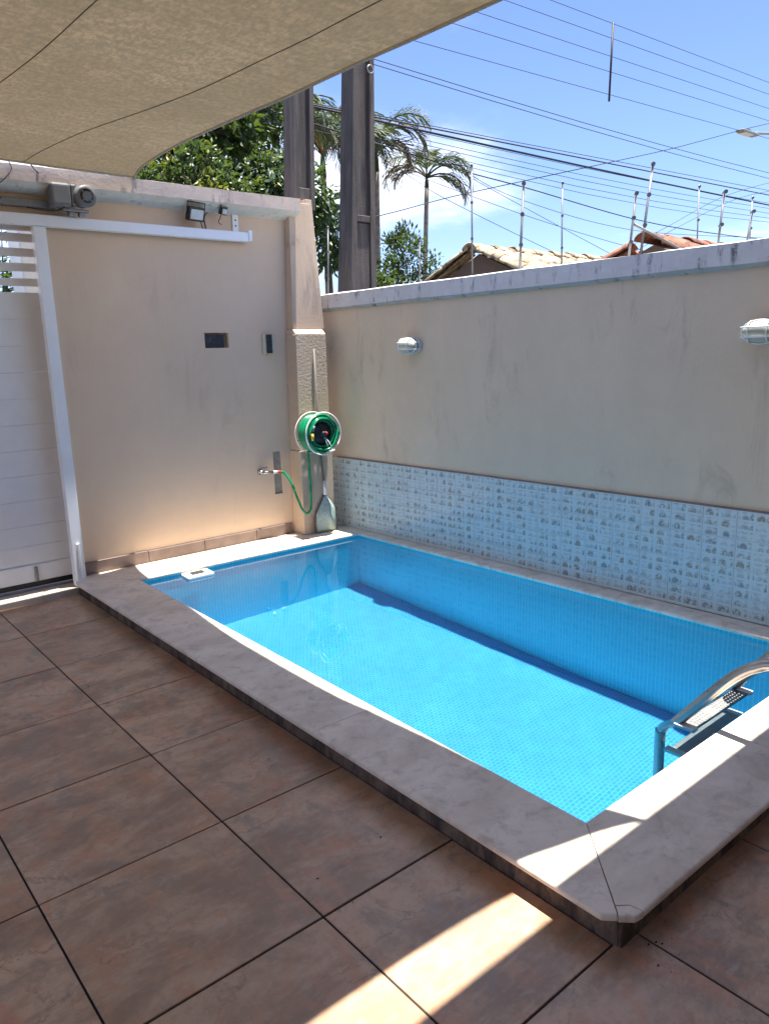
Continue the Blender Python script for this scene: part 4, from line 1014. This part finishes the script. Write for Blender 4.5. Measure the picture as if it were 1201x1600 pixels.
# small palm in the open sky
palm((10.75, 12, -.16), (11.32, 12, 4.85), [(-40, 48, 1.45, 110, .50, 0), (-28, 24, 1.3, 85, .42, 1), (-58, 62, 1.25, 95, .46, 0), (140, 52, 1.3, 105, .48, 1), (160, 34, 1.0, 80, .40, 1), (118, 66, 1.2, 70, .45, 0), (50, 78, 1.1, 50, .4, 0), (-130, 62, 1.1, 85, .42, 0), (-45, 10, 1.0, 60, .36, 0)],
     'small slender palm with tattered crown against the sky', .05, .25, .98, shaft=.25)
# taller palm close behind the second pole
palm((9.75, 12, -.16), (10.0, 12, 5.0), [(-40, 66, 1.55, 120, .60, 1), (-38, 78, 1.5, 85, .55, 0), (-45, 30, 1.2, 135, .52, 1), (-20, 50, 1.2, 120, .5, 1), (50, 75, 1.3, 70, .5, 0), (140, 62, 1.4, 100, .5, 0), (165, 45, 1.3, 110, .5, 0), (-120, 55, 1.2, 110, .5, 0)],
     'tall palm with drooping dry fronds beside the second utility pole', .055, .1, 1.0, shaft=.5)
# palms behind and between the poles
palm((8.75, 12, -.16), (8.72, 12, 4.75), [(100, 76, 1.9, 60, .7, 0), (20, 62, 1.8, 80, .7, 0), (-20, 55, 1.7, 85, .65, 0), (170, 60, 1.9, 85, .7, 0), (200, 70, 1.8, 70, .65, 0), (-70, 65, 1.6, 75, .6, 0), (0, 38, .8, 25, .16, 2), (180, 35, .8, 30, .16, 2), (-45, 45, .8, 20, .14, 2), (220, 48, .8, 25, .14, 2), (45, 72, 1.9, 55, .6, 0), (140, 72, 1.9, 55, .6, 0)],
     'leafy palm with rust red stalks between the utility poles', .065, .0, 1.0, shaft=.5)
palm((7.15, 11, -.16), (7.1, 11, 4.9), [(-10, 40, 1.5, 110, .6, 0), (-35, 20, 1.2, 70, .55, 0), (170, 40, 1.6, 100, .6, 0), (200, 60, 1.6, 90, .6, 0), (-60, 50, 1.4, 110, .6, 0), (40, 60, 1.6, 80, .6, 0), (110, 70, 1.6, 60, .6, 0), (-90, 30, 1.2, 120, .55, 0)],
     'dark palm arching between the dense tree and the utility pole', .06, .0, 1.0, shaft=.45)

# off-white pillar outside the gate, colour lightened in place of sunlight
tag(MB().box(1.55, 1.95, 5.62, 5.9, -.16, 2.55).build('gate_pillar', M['white_plastic'], None, .01, 2), 'off-white pillar outside, paler to stand for sunlight, seen through the gate slats', 'pillar')
tag(MB().box(-8, 12, 11.6, 11.75, -.16, 1.9).build('street_wall', M['house'], None), 'pale wall across the street behind the trees', 'wall')

# bits of grit and dead leaf on the tiles
db = MB()
for k in range(38):
    x, y = (rng.uniform(-.3, 1.5), rng.uniform(.4, 4.8)) if k < 28 else (1.62 + rng.gauss(0, .05), .86 + rng.gauss(0, .05))
    r_ = rng.uniform(.0015, .0045) if k != 30 else .008
    n_ = 6; ph = rng.random() * 6
    vs = [(x + r_ * math.cos(ph + q * 1.05) * rng.uniform(.6, 1.2), y + .6 * r_ * math.sin(ph + q * 1.05) * rng.uniform(.6, 1.2), .0006) for q in range(n_)]
    db.add(vs + [(v[0], v[1], .0006 + r_ * .5) for v in vs], [tuple(range(n_ - 1, -1, -1)), tuple(range(n_, 2 * n_))] + [(q, (q + 1) % n_, n_ + (q + 1) % n_, n_ + q) for q in range(n_)])
tag(db.build('debris', M['grout']), 'dark specks of grit scattered on the floor tiles', 'debris', kind='stuff')
